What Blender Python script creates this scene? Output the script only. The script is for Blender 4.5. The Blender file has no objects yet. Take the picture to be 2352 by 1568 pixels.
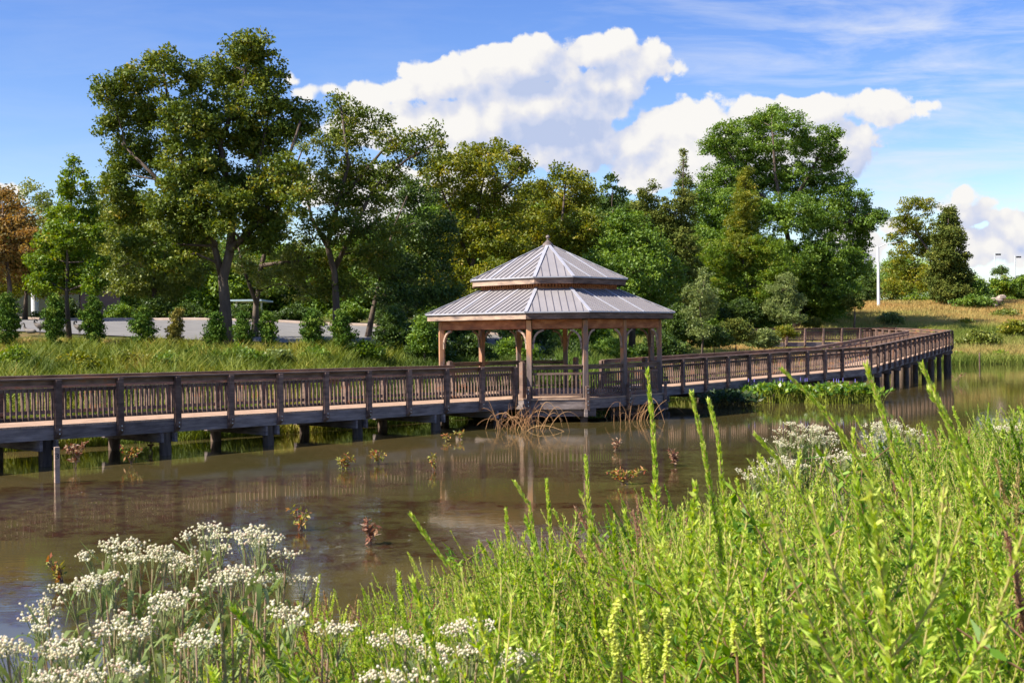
import bpy, math, random
import numpy as np
from mathutils import Vector
R=math.radians
sc=bpy.context.scene; COL=sc.collection
rng=np.random.default_rng(7); random.seed(7)

# ------------------------------------------------------------------ camera model (solved from the photograph)
FP=3060.3/1.08844; CH=2.887; HY=767.7; ROLL=0.0109   # focal length in pixels of a 2352 x 1568 picture
CR,SR=math.cos(ROLL),math.sin(ROLL)
def ray(px,py):
    a,b=px-1176,py-784
    u=a*CR-b*SR; v=a*SR+b*CR-(HY-784)
    return u/FP,-v/FP
def at(px,py,Y):
    u,w=ray(px,py); return np.array([u*Y,Y,CH+w*Y])

# ------------------------------------------------------------------ terrain
FS=np.array([(-200,5),(-60,10),(-30,21),(-20,27),(-12,32.4),(-6.5,36.8),(-1.9,41.8),(2,46.5),(6,51.8),(12,58.3),(16,64),(21,79),(26,92),(36,100.5),(60,104),(220,112)],float)
NS=np.array([(-60,-6),(-14,0),(-8,3),(-4,5.6),(-2.6,7.2),(-1,9.3),(1,11.6),(3,14),(5,16.5),(8,20),(14,26),(30,36),(60,48),(220,60)],float)
def far_shore(x): return np.interp(x,FS[:,0],FS[:,1])
def near_shore(x): return np.interp(x,NS[:,0],NS[:,1])
def sm(a,b,x):
    t=np.clip((x-a)/(b-a),0,1); return t*t*(3-2*t)
def hills_noise(x,y):
    return (np.sin(x*.9+1.3*np.sin(y*.7))*np.cos(y*1.1+x*.31)+.6*np.sin(x*2.3+y*1.7)*np.cos(y*2.9-x))*.5
def ground_z(x,y):
    x=np.asarray(x,float); y=np.asarray(y,float)
    d=y-far_shore(x)
    zl=np.interp(d,[-6,-2,0,2,4,9,15,20,24,36,60,300],[-.9,-.5,-.02,.55,1.0,1.6,2.15,2.5,2.82,3.75,4.3,5])
    zr=np.interp(d,[-6,-2,0,3,10,25,50,56,300],[-.9,-.45,-.02,.25,.9,2.9,5.8,6.0,7])
    zm=np.interp(d,[-6,-2,0,2,12,30,60,300],[-.9,-.5,-.02,.3,.7,1.7,3.6,5])
    k=sm(2,9,x); q=sm(22,32,x)
    zf=(zl*(1-k)+zm*k)*(1-q)+zr*q
    zf=zf+hills_noise(x*.4,y*.4)*.07*sm(0,3,d)
    e=near_shore(x)-y
    zn=np.interp(e,[-6,-2,0,2,5,10,30],[-.9,-.35,-.02,.32,.72,1.2,1.6])+hills_noise(x,y)*.05*sm(0,2,e)+.05*np.clip(x,0,8)*sm(0,3,e)
    return np.maximum(zf,zn)

# ------------------------------------------------------------------ object helpers
def tag(o,label=None,cat=None,group=None,kind=None):
    if label:o['label']=label
    if cat:o['category']=cat
    if group:o['group']=group
    if kind:o['kind']=kind
    return o
def empty(name,loc,rz=0,**k):
    o=bpy.data.objects.new(name,None); COL.objects.link(o); o.location=loc; o.rotation_euler=(0,0,rz); o.empty_display_size=.3
    return tag(o,**k)
def link(name,me,mat,parent=None,smooth=False):
    if mat:me.materials.append(mat)
    o=bpy.data.objects.new(name,me); COL.objects.link(o)
    if parent is not None:
        o.parent=parent
        top=parent
        L=Vector((0,0,0))
        while top is not None: L+=Vector(top.location); top=top.parent
        me.transform(__import__('mathutils').Matrix.Translation(-L))
    if smooth: me.polygons.foreach_set('use_smooth',[True]*len(me.polygons))
    return o
def np_mesh(name,V,Q,tint=None):
    V=np.asarray(V,np.float32).reshape(-1,3); Q=np.asarray(Q,np.int32).reshape(-1,4)
    me=bpy.data.meshes.new(name); n=len(Q)
    me.vertices.add(len(V)); me.vertices.foreach_set('co',V.ravel())
    me.loops.add(n*4); me.loops.foreach_set('vertex_index',Q.ravel())
    me.polygons.add(n); me.polygons.foreach_set('loop_start',np.arange(0,n*4,4,dtype=np.int32))
    if tint is not None:
        a=me.attributes.new('tint','FLOAT','FACE'); a.data.foreach_set('value',np.asarray(tint,np.float32))
    me.update(calc_edges=True); return me
class MB:
    def __init__(s): s.v=[]; s.f=[]
    def add(s,vs,fs):
        b=len(s.v); s.v+= [tuple(map(float,q)) for q in vs]; s.f+=[tuple(i+b for i in f) for f in fs]
    def box(s,c,h,ax=None,ay=None,az=None):
        c=np.array(c,float); ax=np.array(ax if ax is not None else (1,0,0),float); ay=np.array(ay if ay is not None else (0,1,0),float)
        az=np.array(az if az is not None else (0,0,1),float)
        vs=[c+ax*h[0]*i+ay*h[1]*j+az*h[2]*k for k in(-1,1) for j in(-1,1) for i in(-1,1)]
        s.add(vs,[(0,2,3,1),(4,5,7,6),(0,1,5,4),(2,6,7,3),(0,4,6,2),(1,3,7,5)])
    def bar(s,a,b,w,h,up=(0,0,1)):
        a=np.array(a,float);b=np.array(b,float); d=b-a; L=np.linalg.norm(d); d/=L
        up=np.array(up,float); sd=np.cross(d,up); sd/=np.linalg.norm(sd); u=np.cross(sd,d)
        s.box((a+b)/2,(L/2,w/2,h/2),d,sd,u)
    def tube(s,pts,rad,n=8,cap=True):
        pts=[np.array(p,float) for p in pts]; rings=[]; b=len(s.v)
        for i,p in enumerate(pts):
            d=pts[min(i+1,len(pts)-1)]-pts[max(i-1,0)]; d/=np.linalg.norm(d)+1e-9
            a=np.cross(d,(0,1,.13) if abs(d[1])<.8 else (1,0,0)); a/=np.linalg.norm(a); c=np.cross(d,a)
            r=rad[i] if hasattr(rad,'__len__') else rad
            for k in range(n):
                t=2*math.pi*k/n; s.v.append(tuple(p+(a*math.cos(t)+c*math.sin(t))*r))
        for i in range(len(pts)-1):
            for k in range(n):
                k2=(k+1)%n; s.f.append((b+i*n+k,b+i*n+k2,b+(i+1)*n+k2,b+(i+1)*n+k))
        if cap:
            s.f.append(tuple(b+k for k in range(n))[::-1]); s.f.append(tuple(b+(len(pts)-1)*n+k for k in range(n)))
    def prism(s,poly,z0,z1):
        n=len(poly); s.add([(p[0],p[1],z0) for p in poly]+[(p[0],p[1],z1) for p in poly],
            [tuple(range(n))[::-1],tuple(range(n,2*n))]+[(i,(i+1)%n,n+(i+1)%n,n+i) for i in range(n)])
    def ball(s,c,r,seg=10,rings=6,sc_=(1,1,1)):
        vs=[];fs=[]
        for i in range(rings+1):
            t=math.pi*i/rings
            for k in range(seg):
                a=2*math.pi*k/seg; vs.append((c[0]+r*sc_[0]*math.sin(t)*math.cos(a),c[1]+r*sc_[1]*math.sin(t)*math.sin(a),c[2]+r*sc_[2]*math.cos(t)))
        for i in range(rings):
            for k in range(seg): fs.append((i*seg+k,(i+1)*seg+k,(i+1)*seg+(k+1)%seg,i*seg+(k+1)%seg))
        s.add(vs,fs)
    def build(s,name,mat,parent=None,bevel=0,smooth=False):
        me=bpy.data.meshes.new(name); me.from_pydata(s.v,[],s.f); me.update()
        o=link(name,me,mat,parent,smooth)
        if bevel:
            m=o.modifiers.new('bevel','BEVEL'); m.width=bevel; m.segments=1; m.limit_method='ANGLE'
        return o

# ------------------------------------------------------------------ materials
def newmat(name):
    m=bpy.data.materials.new(name); m.use_nodes=True; nt=m.node_tree; nt.nodes.clear()
    return m,nt
def N(nt,t,**k):
    n=nt.nodes.new(t)
    for a,b in k.items():
        if a=='inp':
            for i,v in b.items(): n.inputs[i].default_value=v
        else: setattr(n,a,b)
    return n
def ramp(nt,stops,interp='LINEAR'):
    n=nt.nodes.new('ShaderNodeValToRGB'); cr=n.color_ramp; cr.interpolation=interp
    while len(cr.elements)<len(stops): cr.elements.new(.5)
    for e,(p,c) in zip(cr.elements,stops): e.position=p; e.color=(*c,1) if len(c)==3 else c
    return n
def leafmat(name,stops,trans=.3,rough=.5,spec=.35):
    m,nt=newmat(name); L=nt.links.new
    at_=N(nt,'ShaderNodeAttribute',attribute_name='tint')
    r=ramp(nt,stops)
    L(at_.outputs['Fac'],r.inputs[0])
    p=N(nt,'ShaderNodeBsdfPrincipled',inp={'Roughness':rough,'Specular IOR Level':spec})
    t=N(nt,'ShaderNodeBsdfTranslucent'); mx=N(nt,'ShaderNodeMixShader',inp={0:trans})
    hs=N(nt,'ShaderNodeHueSaturation',inp={'Hue':.485,'Saturation':1.15,'Value':1.25})
    L(r.outputs[0],p.inputs['Base Color']); L(r.outputs[0],hs.inputs['Color']); L(hs.outputs[0],t.inputs[0])
    L(p.outputs[0],mx.inputs[1]); L(t.outputs[0],mx.inputs[2])
    o=N(nt,'ShaderNodeOutputMaterial'); L(mx.outputs[0],o.inputs[0]); return m
def noisemat(name,stops,scale=4,stretch=(1,1,1),rough=.8,spec=.2,bump=.2,bscale=None,detail=6,objrand=0,metal=0):
    m,nt=newmat(name); L=nt.links.new
    tc=N(nt,'ShaderNodeNewGeometry'); mp=N(nt,'ShaderNodeMapping'); mp.inputs['Scale'].default_value=stretch
    L(tc.outputs['Position'],mp.inputs[0])
    n=N(nt,'ShaderNodeTexNoise',inp={'Scale':scale,'Detail':detail,'Roughness':.62}); L(mp.outputs[0],n.inputs['Vector'])
    r=ramp(nt,stops); fac=n.outputs[0]
    if objrand:
        oi=N(nt,'ShaderNodeObjectInfo'); ma=N(nt,'ShaderNodeMath',operation='MULTIPLY_ADD',inp={1:objrand,2:-objrand/2}); L(oi.outputs['Random'],ma.inputs[0])
        ad=N(nt,'ShaderNodeMath',operation='ADD'); L(fac,ad.inputs[0]); L(ma.outputs[0],ad.inputs[1]); fac=ad.outputs[0]
    L(fac,r.inputs[0])
    p=N(nt,'ShaderNodeBsdfPrincipled',inp={'Roughness':rough,'Specular IOR Level':spec,'Metallic':metal}); L(r.outputs[0],p.inputs['Base Color'])
    if bump:
        n2=N(nt,'ShaderNodeTexNoise',inp={'Scale':bscale or scale*4,'Detail':4}); L(mp.outputs[0],n2.inputs['Vector'])
        b=N(nt,'ShaderNodeBump',inp={'Strength':bump,'Distance':.02}); L(n2.outputs[0],b.inputs['Height']); L(b.outputs[0],p.inputs['Normal'])
    o=N(nt,'ShaderNodeOutputMaterial'); L(p.outputs[0],o.inputs[0]); return m
M={}
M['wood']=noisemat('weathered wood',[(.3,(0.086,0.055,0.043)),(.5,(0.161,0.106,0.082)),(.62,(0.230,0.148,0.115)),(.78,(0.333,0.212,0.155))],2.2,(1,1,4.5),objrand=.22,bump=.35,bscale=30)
M['rail']=noisemat('rail wood',[(.28,(0.078,0.051,0.040)),(.45,(0.162,0.106,0.080)),(.58,(0.235,0.159,0.120)),(.67,(0.269,0.117,0.060)),(.8,(0.370,0.260,0.190))],1.6,(1,1,3),objrand=.18,bump=.3,bscale=30)
M['deck']=noisemat('deck boards',[(.25,(.26,.17,.115)),(.5,(.42,.28,.19)),(.75,(.52,.37,.26))],3.5,(1,1,1),bump=.2)
M['beam']=noisemat('rim beam wood',[(.28,(0.084,0.065,0.059)),(.48,(0.196,0.156,0.140)),(.68,(0.322,0.260,0.232)),(.85,(0.462,0.351,0.293))],1.5,(1,1,7),objrand=.2,bump=.35,bscale=20)
M['pile']=noisemat('pile wood',[(.3,(.045,.032,.024)),(.55,(.12,.085,.062)),(.8,(.22,.15,.11))],3,(2,2,.4),objrand=.2,bump=.4,bscale=14)
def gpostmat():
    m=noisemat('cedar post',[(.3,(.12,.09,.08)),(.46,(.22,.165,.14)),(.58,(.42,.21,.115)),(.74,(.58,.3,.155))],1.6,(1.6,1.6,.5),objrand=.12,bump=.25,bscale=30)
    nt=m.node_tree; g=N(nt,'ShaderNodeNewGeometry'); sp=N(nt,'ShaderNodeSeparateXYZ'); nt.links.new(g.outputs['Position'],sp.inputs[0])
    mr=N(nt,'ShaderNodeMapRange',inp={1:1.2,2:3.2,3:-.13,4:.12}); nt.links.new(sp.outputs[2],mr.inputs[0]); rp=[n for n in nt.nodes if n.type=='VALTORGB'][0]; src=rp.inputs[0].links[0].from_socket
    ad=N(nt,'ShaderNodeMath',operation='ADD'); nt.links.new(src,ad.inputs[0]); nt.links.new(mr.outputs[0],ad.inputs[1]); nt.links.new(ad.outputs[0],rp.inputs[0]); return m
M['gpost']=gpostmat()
M['cedar']=noisemat('cedar trim',[(.3,(0.176,0.078,0.044)),(.5,(0.374,0.138,0.064)),(.7,(0.550,0.248,0.120))],1.8,(1,1,3),objrand=.1,bump=.25,bscale=25)
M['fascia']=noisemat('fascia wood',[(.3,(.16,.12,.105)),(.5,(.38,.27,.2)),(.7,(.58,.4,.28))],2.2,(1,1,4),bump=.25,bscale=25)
M['metal']=noisemat('roof metal',[(.3,(0.250,0.230,0.226)),(.7,(0.310,0.285,0.278))],1.2,rough=.5,spec=.4,bump=0,metal=.0)
M['ridge']=noisemat('ridge metal',[(.3,(.35,.345,.37)),(.7,(.42,.415,.445))],2,rough=.4,spec=.5,bump=0,metal=.0)
M['seam']=noisemat('seam metal',[(.3,(.17,.155,.16)),(.7,(.21,.19,.195))],2,rough=.5,bump=0)  # darker than the roof sheet: shadow beside each seam put into the colour
M['bolt']=noisemat('zinc bolt',[(.3,(.4,.42,.43)),(.7,(.55,.57,.58))],9,rough=.4,metal=.6,bump=0)
M['bark']=noisemat('tree bark',[(.3,(.05,.036,.026)),(.55,(.115,.085,.065)),(.8,(.2,.155,.12))],2.2,(1.5,1.5,.35),bump=.8,bscale=9)
M['asphalt']=noisemat('pale asphalt',[(.3,(0.179,0.171,0.160)),(.7,(0.236,0.225,0.204))],1.1,bump=.1,bscale=40)
M['concrete']=noisemat('kerb concrete',[(.3,(.35,.27,.21)),(.7,(.46,.36,.29))],2,bump=.1)
M['white']=noisemat('white paint',[(.3,(.62,.62,.62)),(.7,(.78,.78,.77))],2,rough=.5,bump=0)
M['galv']=noisemat('galvanised pole',[(.3,(.5,.52,.54)),(.7,(.64,.66,.68))],2,rough=.4,bump=0)
M['dark']=noisemat('dark paint',[(.3,(.02,.02,.022)),(.7,(.04,.04,.045))],2,rough=.5,bump=0)
M['blue']=noisemat('blue trim paint',[(.3,(.10,.33,.5)),(.7,(.14,.42,.6))],2,rough=.5,bump=0)
M['pale']=noisemat('pale blue awning',[(.3,(.4,.52,.58)),(.7,(.5,.62,.68))],2,rough=.6,bump=0)
M['tanwall']=noisemat('stucco wall',[(.3,(.36,.3,.24)),(.7,(.46,.39,.31))],1.4,bump=.1)
def brick():
    m,nt=newmat('brick wall'); L=nt.links.new
    g=N(nt,'ShaderNodeNewGeometry'); mp=N(nt,'ShaderNodeMapping'); mp.inputs['Rotation'].default_value=(R(90),0,0); L(g.outputs['Position'],mp.inputs[0])
    b=N(nt,'ShaderNodeTexBrick',inp={'Color1':(.23,.11,.08,1),'Color2':(.3,.15,.11,1),'Mortar':(.35,.3,.27,1),'Scale':3.0}); L(mp.outputs[0],b.inputs['Vector'])
    p=N(nt,'ShaderNodeBsdfPrincipled',inp={'Roughness':.85}); L(b.outputs[0],p.inputs[0]); o=N(nt,'ShaderNodeOutputMaterial'); L(p.outputs[0],o.inputs[0]); return m
M['brick']=brick()
def glassm():
    m,nt=newmat('window glass'); p=N(nt,'ShaderNodeBsdfPrincipled',inp={'Base Color':(.03,.05,.07,1),'Roughness':.08}); o=N(nt,'ShaderNodeOutputMaterial'); nt.links.new(p.outputs[0],o.inputs[0]); return m
M['glass']=glassm()

def groundmat():
    m,nt=newmat('ground'); L=nt.links.new
    g=N(nt,'ShaderNodeNewGeometry')
    n1=N(nt,'ShaderNodeTexNoise',inp={'Scale':.35,'Detail':7,'Roughness':.65}); L(g.outputs['Position'],n1.inputs['Vector'])
    n2=N(nt,'ShaderNodeTexNoise',inp={'Scale':5,'Detail':6,'Roughness':.7}); L(g.outputs['Position'],n2.inputs['Vector'])
    r1=ramp(nt,[(.3,(.045,.06,.014)),(.5,(.12,.13,.03)),(.6,(.24,.17,.07)),(.72,(.3,.19,.1))]); L(n1.outputs[0],r1.inputs[0])
    mx=N(nt,'ShaderNodeMix',data_type='RGBA',blend_type='MULTIPLY'); mx.inputs[0].default_value=.8
    r2=ramp(nt,[(.3,(.35,.35,.35)),(.7,(1.1,1.1,1.1))]); L(n2.outputs[0],r2.inputs[0]); L(r1.outputs[0],mx.inputs[6]); L(r2.outputs[0],mx.inputs[7])
    p=N(nt,'ShaderNodeBsdfPrincipled',inp={'Roughness':.95,'Specular IOR Level':.1}); L(mx.outputs[2],p.inputs['Base Color'])
    b=N(nt,'ShaderNodeBump',inp={'Strength':.6,'Distance':.1}); L(n2.outputs[0],b.inputs['Height']); L(b.outputs[0],p.inputs['Normal'])
    o=N(nt,'ShaderNodeOutputMaterial'); L(p.outputs[0],o.inputs[0]); return m
M['ground']=groundmat()
def watermat():
    m,nt=newmat('pond water'); L=nt.links.new
    g=N(nt,'ShaderNodeNewGeometry')
    mp=N(nt,'ShaderNodeMapping'); mp.inputs['Scale'].default_value=(.30,.62,1); mp.inputs['Rotation'].default_value=(0,0,R(-12)); L(g.outputs['Position'],mp.inputs[0])
    n1=N(nt,'ShaderNodeTexNoise',inp={'Scale':.55,'Detail':8,'Roughness':.66,'Distortion':.4}); L(mp.outputs[0],n1.inputs['Vector'])
    # algae grow mostly in the sunny shallows between the boardwalk and the near bank
    sp=N(nt,'ShaderNodeSeparateXYZ'); L(g.outputs['Position'],sp.inputs[0])
    band=ramp(nt,[(.0,(.0,)*3),(.12,(.25,)*3),(.2,(1,)*3),(.52,(1,)*3),(.66,(.25,)*3),(1,(0,)*3)])
    dd=N(nt,'ShaderNodeMath',operation='MULTIPLY_ADD',inp={1:.55,2:0}); L(sp.outputs[0],dd.inputs[0])
    d2=N(nt,'ShaderNodeMath',operation='SUBTRACT'); L(sp.outputs[1],d2.inputs[0]); L(dd.outputs[0],d2.inputs[1])
    d3=N(nt,'ShaderNodeMapRange',inp={1:8.0,2:44.0}); L(d2.outputs[0],d3.inputs[0]); L(d3.outputs[0],band.inputs[0])
    ad=N(nt,'ShaderNodeMath',operation='MULTIPLY_ADD',inp={1:.24,2:-.18}); L(band.outputs[0],ad.inputs[0])
    a2=N(nt,'ShaderNodeMath',operation='ADD'); L(n1.outputs[0],a2.inputs[0]); L(ad.outputs[0],a2.inputs[1])
    mask=N(nt,'ShaderNodeMapRange',inp={1:.47,2:.56}); mask.interpolation_type='SMOOTHSTEP'; L(a2.outputs[0],mask.inputs[0])
    nf=N(nt,'ShaderNodeTexNoise',inp={'Scale':2.6,'Detail':8,'Roughness':.8}); mpf=N(nt,'ShaderNodeMapping'); mpf.inputs['Scale'].default_value=(1,.9,1); L(g.outputs['Position'],mpf.inputs[0]); L(mpf.outputs[0],nf.inputs['Vector'])
    fine=N(nt,'ShaderNodeMapRange',inp={1:.46,2:.56}); L(nf.outputs[0],fine.inputs[0])
    mm=N(nt,'ShaderNodeMath',operation='MULTIPLY'); L(mask.outputs[0],mm.inputs[0]); L(fine.outputs[0],mm.inputs[1])
    n3=N(nt,'ShaderNodeTexNoise',inp={'Scale':.12,'Detail':3}); L(g.outputs['Position'],n3.inputs['Vector'])
    mud=ramp(nt,[(.35,(.058,.052,.017)),(.65,(.105,.075,.028))]); L(n3.outputs[0],mud.inputs[0])
    alg=ramp(nt,[(.35,(.012,.006,.004)),(.55,(.032,.013,.007)),(.7,(.08,.034,.015))]); L(nf.outputs[0],alg.inputs[0])
    mf=N(nt,'ShaderNodeMath',operation='MULTIPLY_ADD',inp={1:.8}); L(mm.outputs[0],mf.inputs[0])
    mk=N(nt,'ShaderNodeMath',operation='MULTIPLY',inp={1:.25}); L(mask.outputs[0],mk.inputs[0]); L(mk.outputs[0],mf.inputs[2])
    mx=N(nt,'ShaderNodeMix',data_type='RGBA'); L(mf.outputs[0],mx.inputs[0]); L(mud.outputs[0],mx.inputs[6]); L(alg.outputs[0],mx.inputs[7])
    p=N(nt,'ShaderNodeBsdfPrincipled',inp={'IOR':1.33,'Specular IOR Level':.55}); L(mx.outputs[2],p.inputs['Base Color'])
    ro=N(nt,'ShaderNodeMath',operation='MULTIPLY_ADD',inp={1:.02,2:.008}); L(mm.outputs[0],ro.inputs[0]); L(ro.outputs[0],p.inputs['Roughness'])
    mp2=N(nt,'ShaderNodeMapping'); mp2.inputs['Scale'].default_value=(1,3.2,1); L(g.outputs['Position'],mp2.inputs[0])
    w=N(nt,'ShaderNodeTexNoise',inp={'Scale':3.2,'Detail':3,'Roughness':.5}); L(mp2.outputs[0],w.inputs['Vector'])
    b=N(nt,'ShaderNodeBump',inp={'Strength':.018,'Distance':.05}); L(w.outputs[0],b.inputs['Height'])
    b2=N(nt,'ShaderNodeBump',inp={'Strength':.02,'Distance':.02}); L(mm.outputs[0],b2.inputs['Height']); L(b.outputs[0],b2.inputs['Normal']); L(b2.outputs[0],p.inputs['Normal'])
    o=N(nt,'ShaderNodeOutputMaterial'); L(p.outputs[0],o.inputs[0]); return m
M['water']=watermat()

# ------------------------------------------------------------------ ground, water, road
def axis(segs):
    out=[]
    for a,b,n in segs: out+=list(np.linspace(a,b,n,endpoint=False))
    out.append(segs[-1][1]); return np.array(out)
xs=axis([(-1200,-70,12),(-70,-30,40),(-30,35,190),(35,90,60),(90,1200,14)]); ys=axis([(-60,-5,12),(-5,70,240),(70,160,110),(160,2600,20)])
X,Yg=np.meshgrid(xs,ys); Z=ground_z(X,Yg); nx,ny=len(xs),len(ys)
V=np.stack([X,Yg,Z],-1).reshape(-1,3); i=np.arange(nx-1)[None,:]+np.arange(ny-1)[:,None]*nx
Q=np.stack([i,i+1,i+nx+1,i+nx],-1).reshape(-1,4)
o=link('ground',np_mesh('ground',V,Q),M['ground'],smooth=True); tag(o,kind='structure')
wb=MB(); wb.add([(-300,-40,0),(300,-40,0),(300,150,0),(-300,150,0)],[(0,1,2,3)]); tag(wb.build('water',M['water']),kind='structure')
# road on top of the left embankment
def strip(name,y0f,y1f,lift,mat,x0=-75,x1=3,n=160,m=14,drop=0):
    xx=np.linspace(x0,x1,n); tt=np.linspace(0,1,m)
    P=np.array([[(x,y0f(x)+(y1f(x)-y0f(x))*t,0) for x in xx] for t in tt]); P[...,2]=ground_z(P[...,0],P[...,1])+lift
    ii=np.arange(n-1)[None,:]+np.arange(m-1)[:,None]*n
    Vv=P.reshape(-1,3); Qq=np.stack([ii,ii+1,ii+n+1,ii+n],-1).reshape(-1,4)
    if drop:
        e=P[0].copy(); e[:,2]-=drop; base=len(Vv); Vv=np.vstack([Vv,e]); k=np.arange(n-1)
        Qq=np.vstack([Qq,np.stack([base+k,base+k+1,k+1,k],-1)])
    return link(name,np_mesh(name,Vv,Qq),mat)
r0=lambda x: 54.6+.03*(x+20)**1 if x>-200 else 0; r1=lambda x: 66.5+.02*(x+20)
tag(strip('road',r0,r1,.05,M['asphalt'],m=30),kind='structure')
tag(strip('kerb',r1,lambda x:r1(x)+.3,.17,M['concrete'],m=3,drop=.15),kind='structure')

# ------------------------------------------------------------------ boardwalk
PR=1.07
def walkway(root,Fp,nrm,w,piles=True,panel_from=0,start_cap=True,far_first=0,front_first=0,skip_end=False):
    """Fp: list of front post points (x,y,z deck edge); nrm: list of horizontal unit vectors to the far side."""
    n=len(Fp); F=[np.array(p,float) for p in Fp]; B=[F[i]+np.array([nrm[i][0]*w,nrm[i][1]*w,0]) for i in range(n)]
    # deck boards
    mb=MB(); 
    for i in range(n-1):
        L=np.linalg.norm(F[i+1]-F[i]); k=max(1,int(round(L/.145)))
        for j in range(k):
            t0=j/k+.003; t1=(j+1)/k-.05/ k*0-.006/L
            inn=.0
            a0=F[i]+(F[i+1]-F[i])*t0; a1=F[i]+(F[i+1]-F[i])*t1; b0=B[i]+(B[i+1]-B[i])*t0; b1=B[i]+(B[i+1]-B[i])*t1
            vs=[a0,a1,b1,b0]; dn=np.array([0,0,-.045]); mb.add([*vs,*(q+dn for q in vs)],[(0,1,2,3),(7,6,5,4),(0,4,5,1),(1,5,6,2),(2,6,7,3),(3,7,4,0)])
    mb.build('deck',M['deck'],root)
    for side,(P,sg) in enumerate(((F,1),(B,-1))):
        first=front_first if sg==1 else far_first
        for i in range(n-1):
            a,b=P[i].copy(),P[i+1].copy(); d=(b-a); d/=np.linalg.norm(d)
            nn=np.array([nrm[i][0],nrm[i][1],0])*sg   # towards the walkway
            dn=np.array([0,0,1.])
            rb=MB(); rb.bar(a+d*.003-dn*.19+nn*.03,b-d*.003-dn*.19+nn*.03,.06,.285); rb.build('rim_beam',M['beam'],root)
            if i<first: continue
            pn=MB()
            a2,b2=a+nn*.06,b+nn*.06
            L=np.linalg.norm(b2-a2)
            pn.bar(a2+dn*.80,b2+dn*.80,.04,.09); pn.bar(a2+dn*.15,b2+dn*.15,.04,.09)
            k=11 if L>1.3 else max(2,int(L/.135))
            for j in range(k):
                q=a2+(b2-a2)*((j+.7)/(k+.4))+nn*(-.038); pn.box(q+dn*.475,(.019,.019,.36),d,np.cross(dn,d),dn)
            pn.build('railing_panel',M['rail'],root)
            hr=MB(); hr.bar(a+nn*.0+dn*(PR-.095),b+nn*.0+dn*(PR-.095)+d*.0,.038,.12) if False else None
            hr.bar(a+nn*.045+dn*(PR-.10),b+nn*.045+dn*(PR-.10),.04,.13); hr.bar(a+dn*(PR-.018)-d*.004,b+dn*(PR-.018)+d*.0,.2,.036)
            hr.build('handrail',M['rail'],root)
        for i in range(n):
            if i<first: continue
            a=P[i]; nn=np.array([nrm[min(i,n-1)][0],nrm[min(i,n-1)][1],0])*sg; d=np.cross(nn,(0,0,1.))
            pm=MB(); c=a-nn*.072; zt=a[2]+PR-.038; zb=a[2]-.33
            hw=.07
            vs=[]
            for (sx,sy) in ((-1,-1),(1,-1),(1,1),(-1,1)):
                q=c+d*hw*sx+nn*hw*sy; vs.append((q[0],q[1],zb+(.13 if sy<0 else 0)))
            for (sx,sy) in ((-1,-1),(1,-1),(1,1),(-1,1)):
                q=c+d*hw*sx+nn*hw*sy; vs.append((q[0],q[1],zt))
            pm.add(vs,[(3,2,1,0),(4,5,6,7),(0,1,5,4),(1,2,6,5),(2,3,7,6),(3,0,4,7)])
            po=pm.build('post',M['wood'],root,bevel=.006)
            for dz in ((-.1,-.2) if sg==1 and i<14 else ()):
                bm=MB()
                q=c-nn*.072+np.array([0,0,a[2]-.0]); 
                q=np.array([c[0],c[1],a[2]+dz+.0])-nn*.07; bm.tube([q,q-nn*.014],.017,6)
                bm.build('bolt',M['bolt'],po)
    if piles:
        for i in piles:
            j=int(i); t=i-j; j2=min(j+1,n-1)
            f=F[j]+(F[j2]-F[j])*t; b=B[j]+(B[j2]-B[j])*t; nn=np.array([*nrm[j],0.]); d=np.cross(nn,(0,0,1.))
            cb=MB(); 
            for s_ in (-1,1): cb.bar(f-nn*.05+d*.19*s_+np.array([0,0,-.46]),b+nn*.05+d*.19*s_+np.array([0,0,-.46]),.07,.24)
            cb.build('cross_beam',M['beam'],root)
            for q in (f+nn*.16,b-nn*.16):
                pl=MB(); pl.tube([(q[0],q[1],-1.2),(q[0]+.01,q[1],.1),(q[0],q[1],f[2]-.335)],[.155,.15,.145],12); pl.build('pile',M['pile'],root,smooth=False)
W=2.72
nL=np.array([-1.1662,1.0472]); nL/=np.linalg.norm(nL)
left=empty('boardwalk',(-5,34,0),label='weathered timber boardwalk crossing the pond from the left edge to the gazebo',cat='boardwalk')
Lp=[(-10.4406+1.0472*i,27.9987+1.1662*i,.9312-.0140*i) for i in range(-3,11)]
walkway(left,Lp,[nL]*len(Lp),W,piles=[.9,2.87,4.86,6.85,8.84,10.83,12.6])
right=empty('boardwalk',(17,60,0),label='weathered timber boardwalk running from the gazebo to the far bend and back toward the trees',cat='boardwalk')
nR=np.array([-1.1348,1.0917]); nR/=np.linalg.norm(nR); nF=np.array([-1.4006,.7221]); nF/=np.linalg.norm(nF)
Rp=[(6.6779+1.0917*i,48.3457+1.1348*i,.7918+.0257*i) for i in range(-1,10)]
Rn=[nR]*10+[(nR+nF)/np.linalg.norm(nR+nF)]
e=np.array([6.6779+1.0917*9.75,48.3457+1.1348*9.75,.7918+.0257*9.75]); Rp[-1]=tuple(e)
Rp+=[tuple(e+np.array([.7221,1.4006,.0408])*(k+.2+.0)) for k in range(1,19)]; Rn+=[nF]*18
c=np.array(Rp[-1]); nA=np.array([-1.,.0]); mid=(nF+nA); mid/=np.linalg.norm(mid); Rn[-1]=mid*1.05
for k in range(1,9): Rp.append((c[0]-.01*k,c[1]+1.57*k,c[2]+.03*k)); Rn.append(nA)
c=np.array(Rp[-1]); nB=np.array([.26,-.965]); mid=nA+nB; Rn[-1]=mid/np.linalg.norm(mid)*1.25
for k in range(1,9): Rp.append((c[0]-1.5*k,c[1]-.4*k,c[2]+.005*k)); Rn.append(np.array([.26,-.965]))
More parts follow.
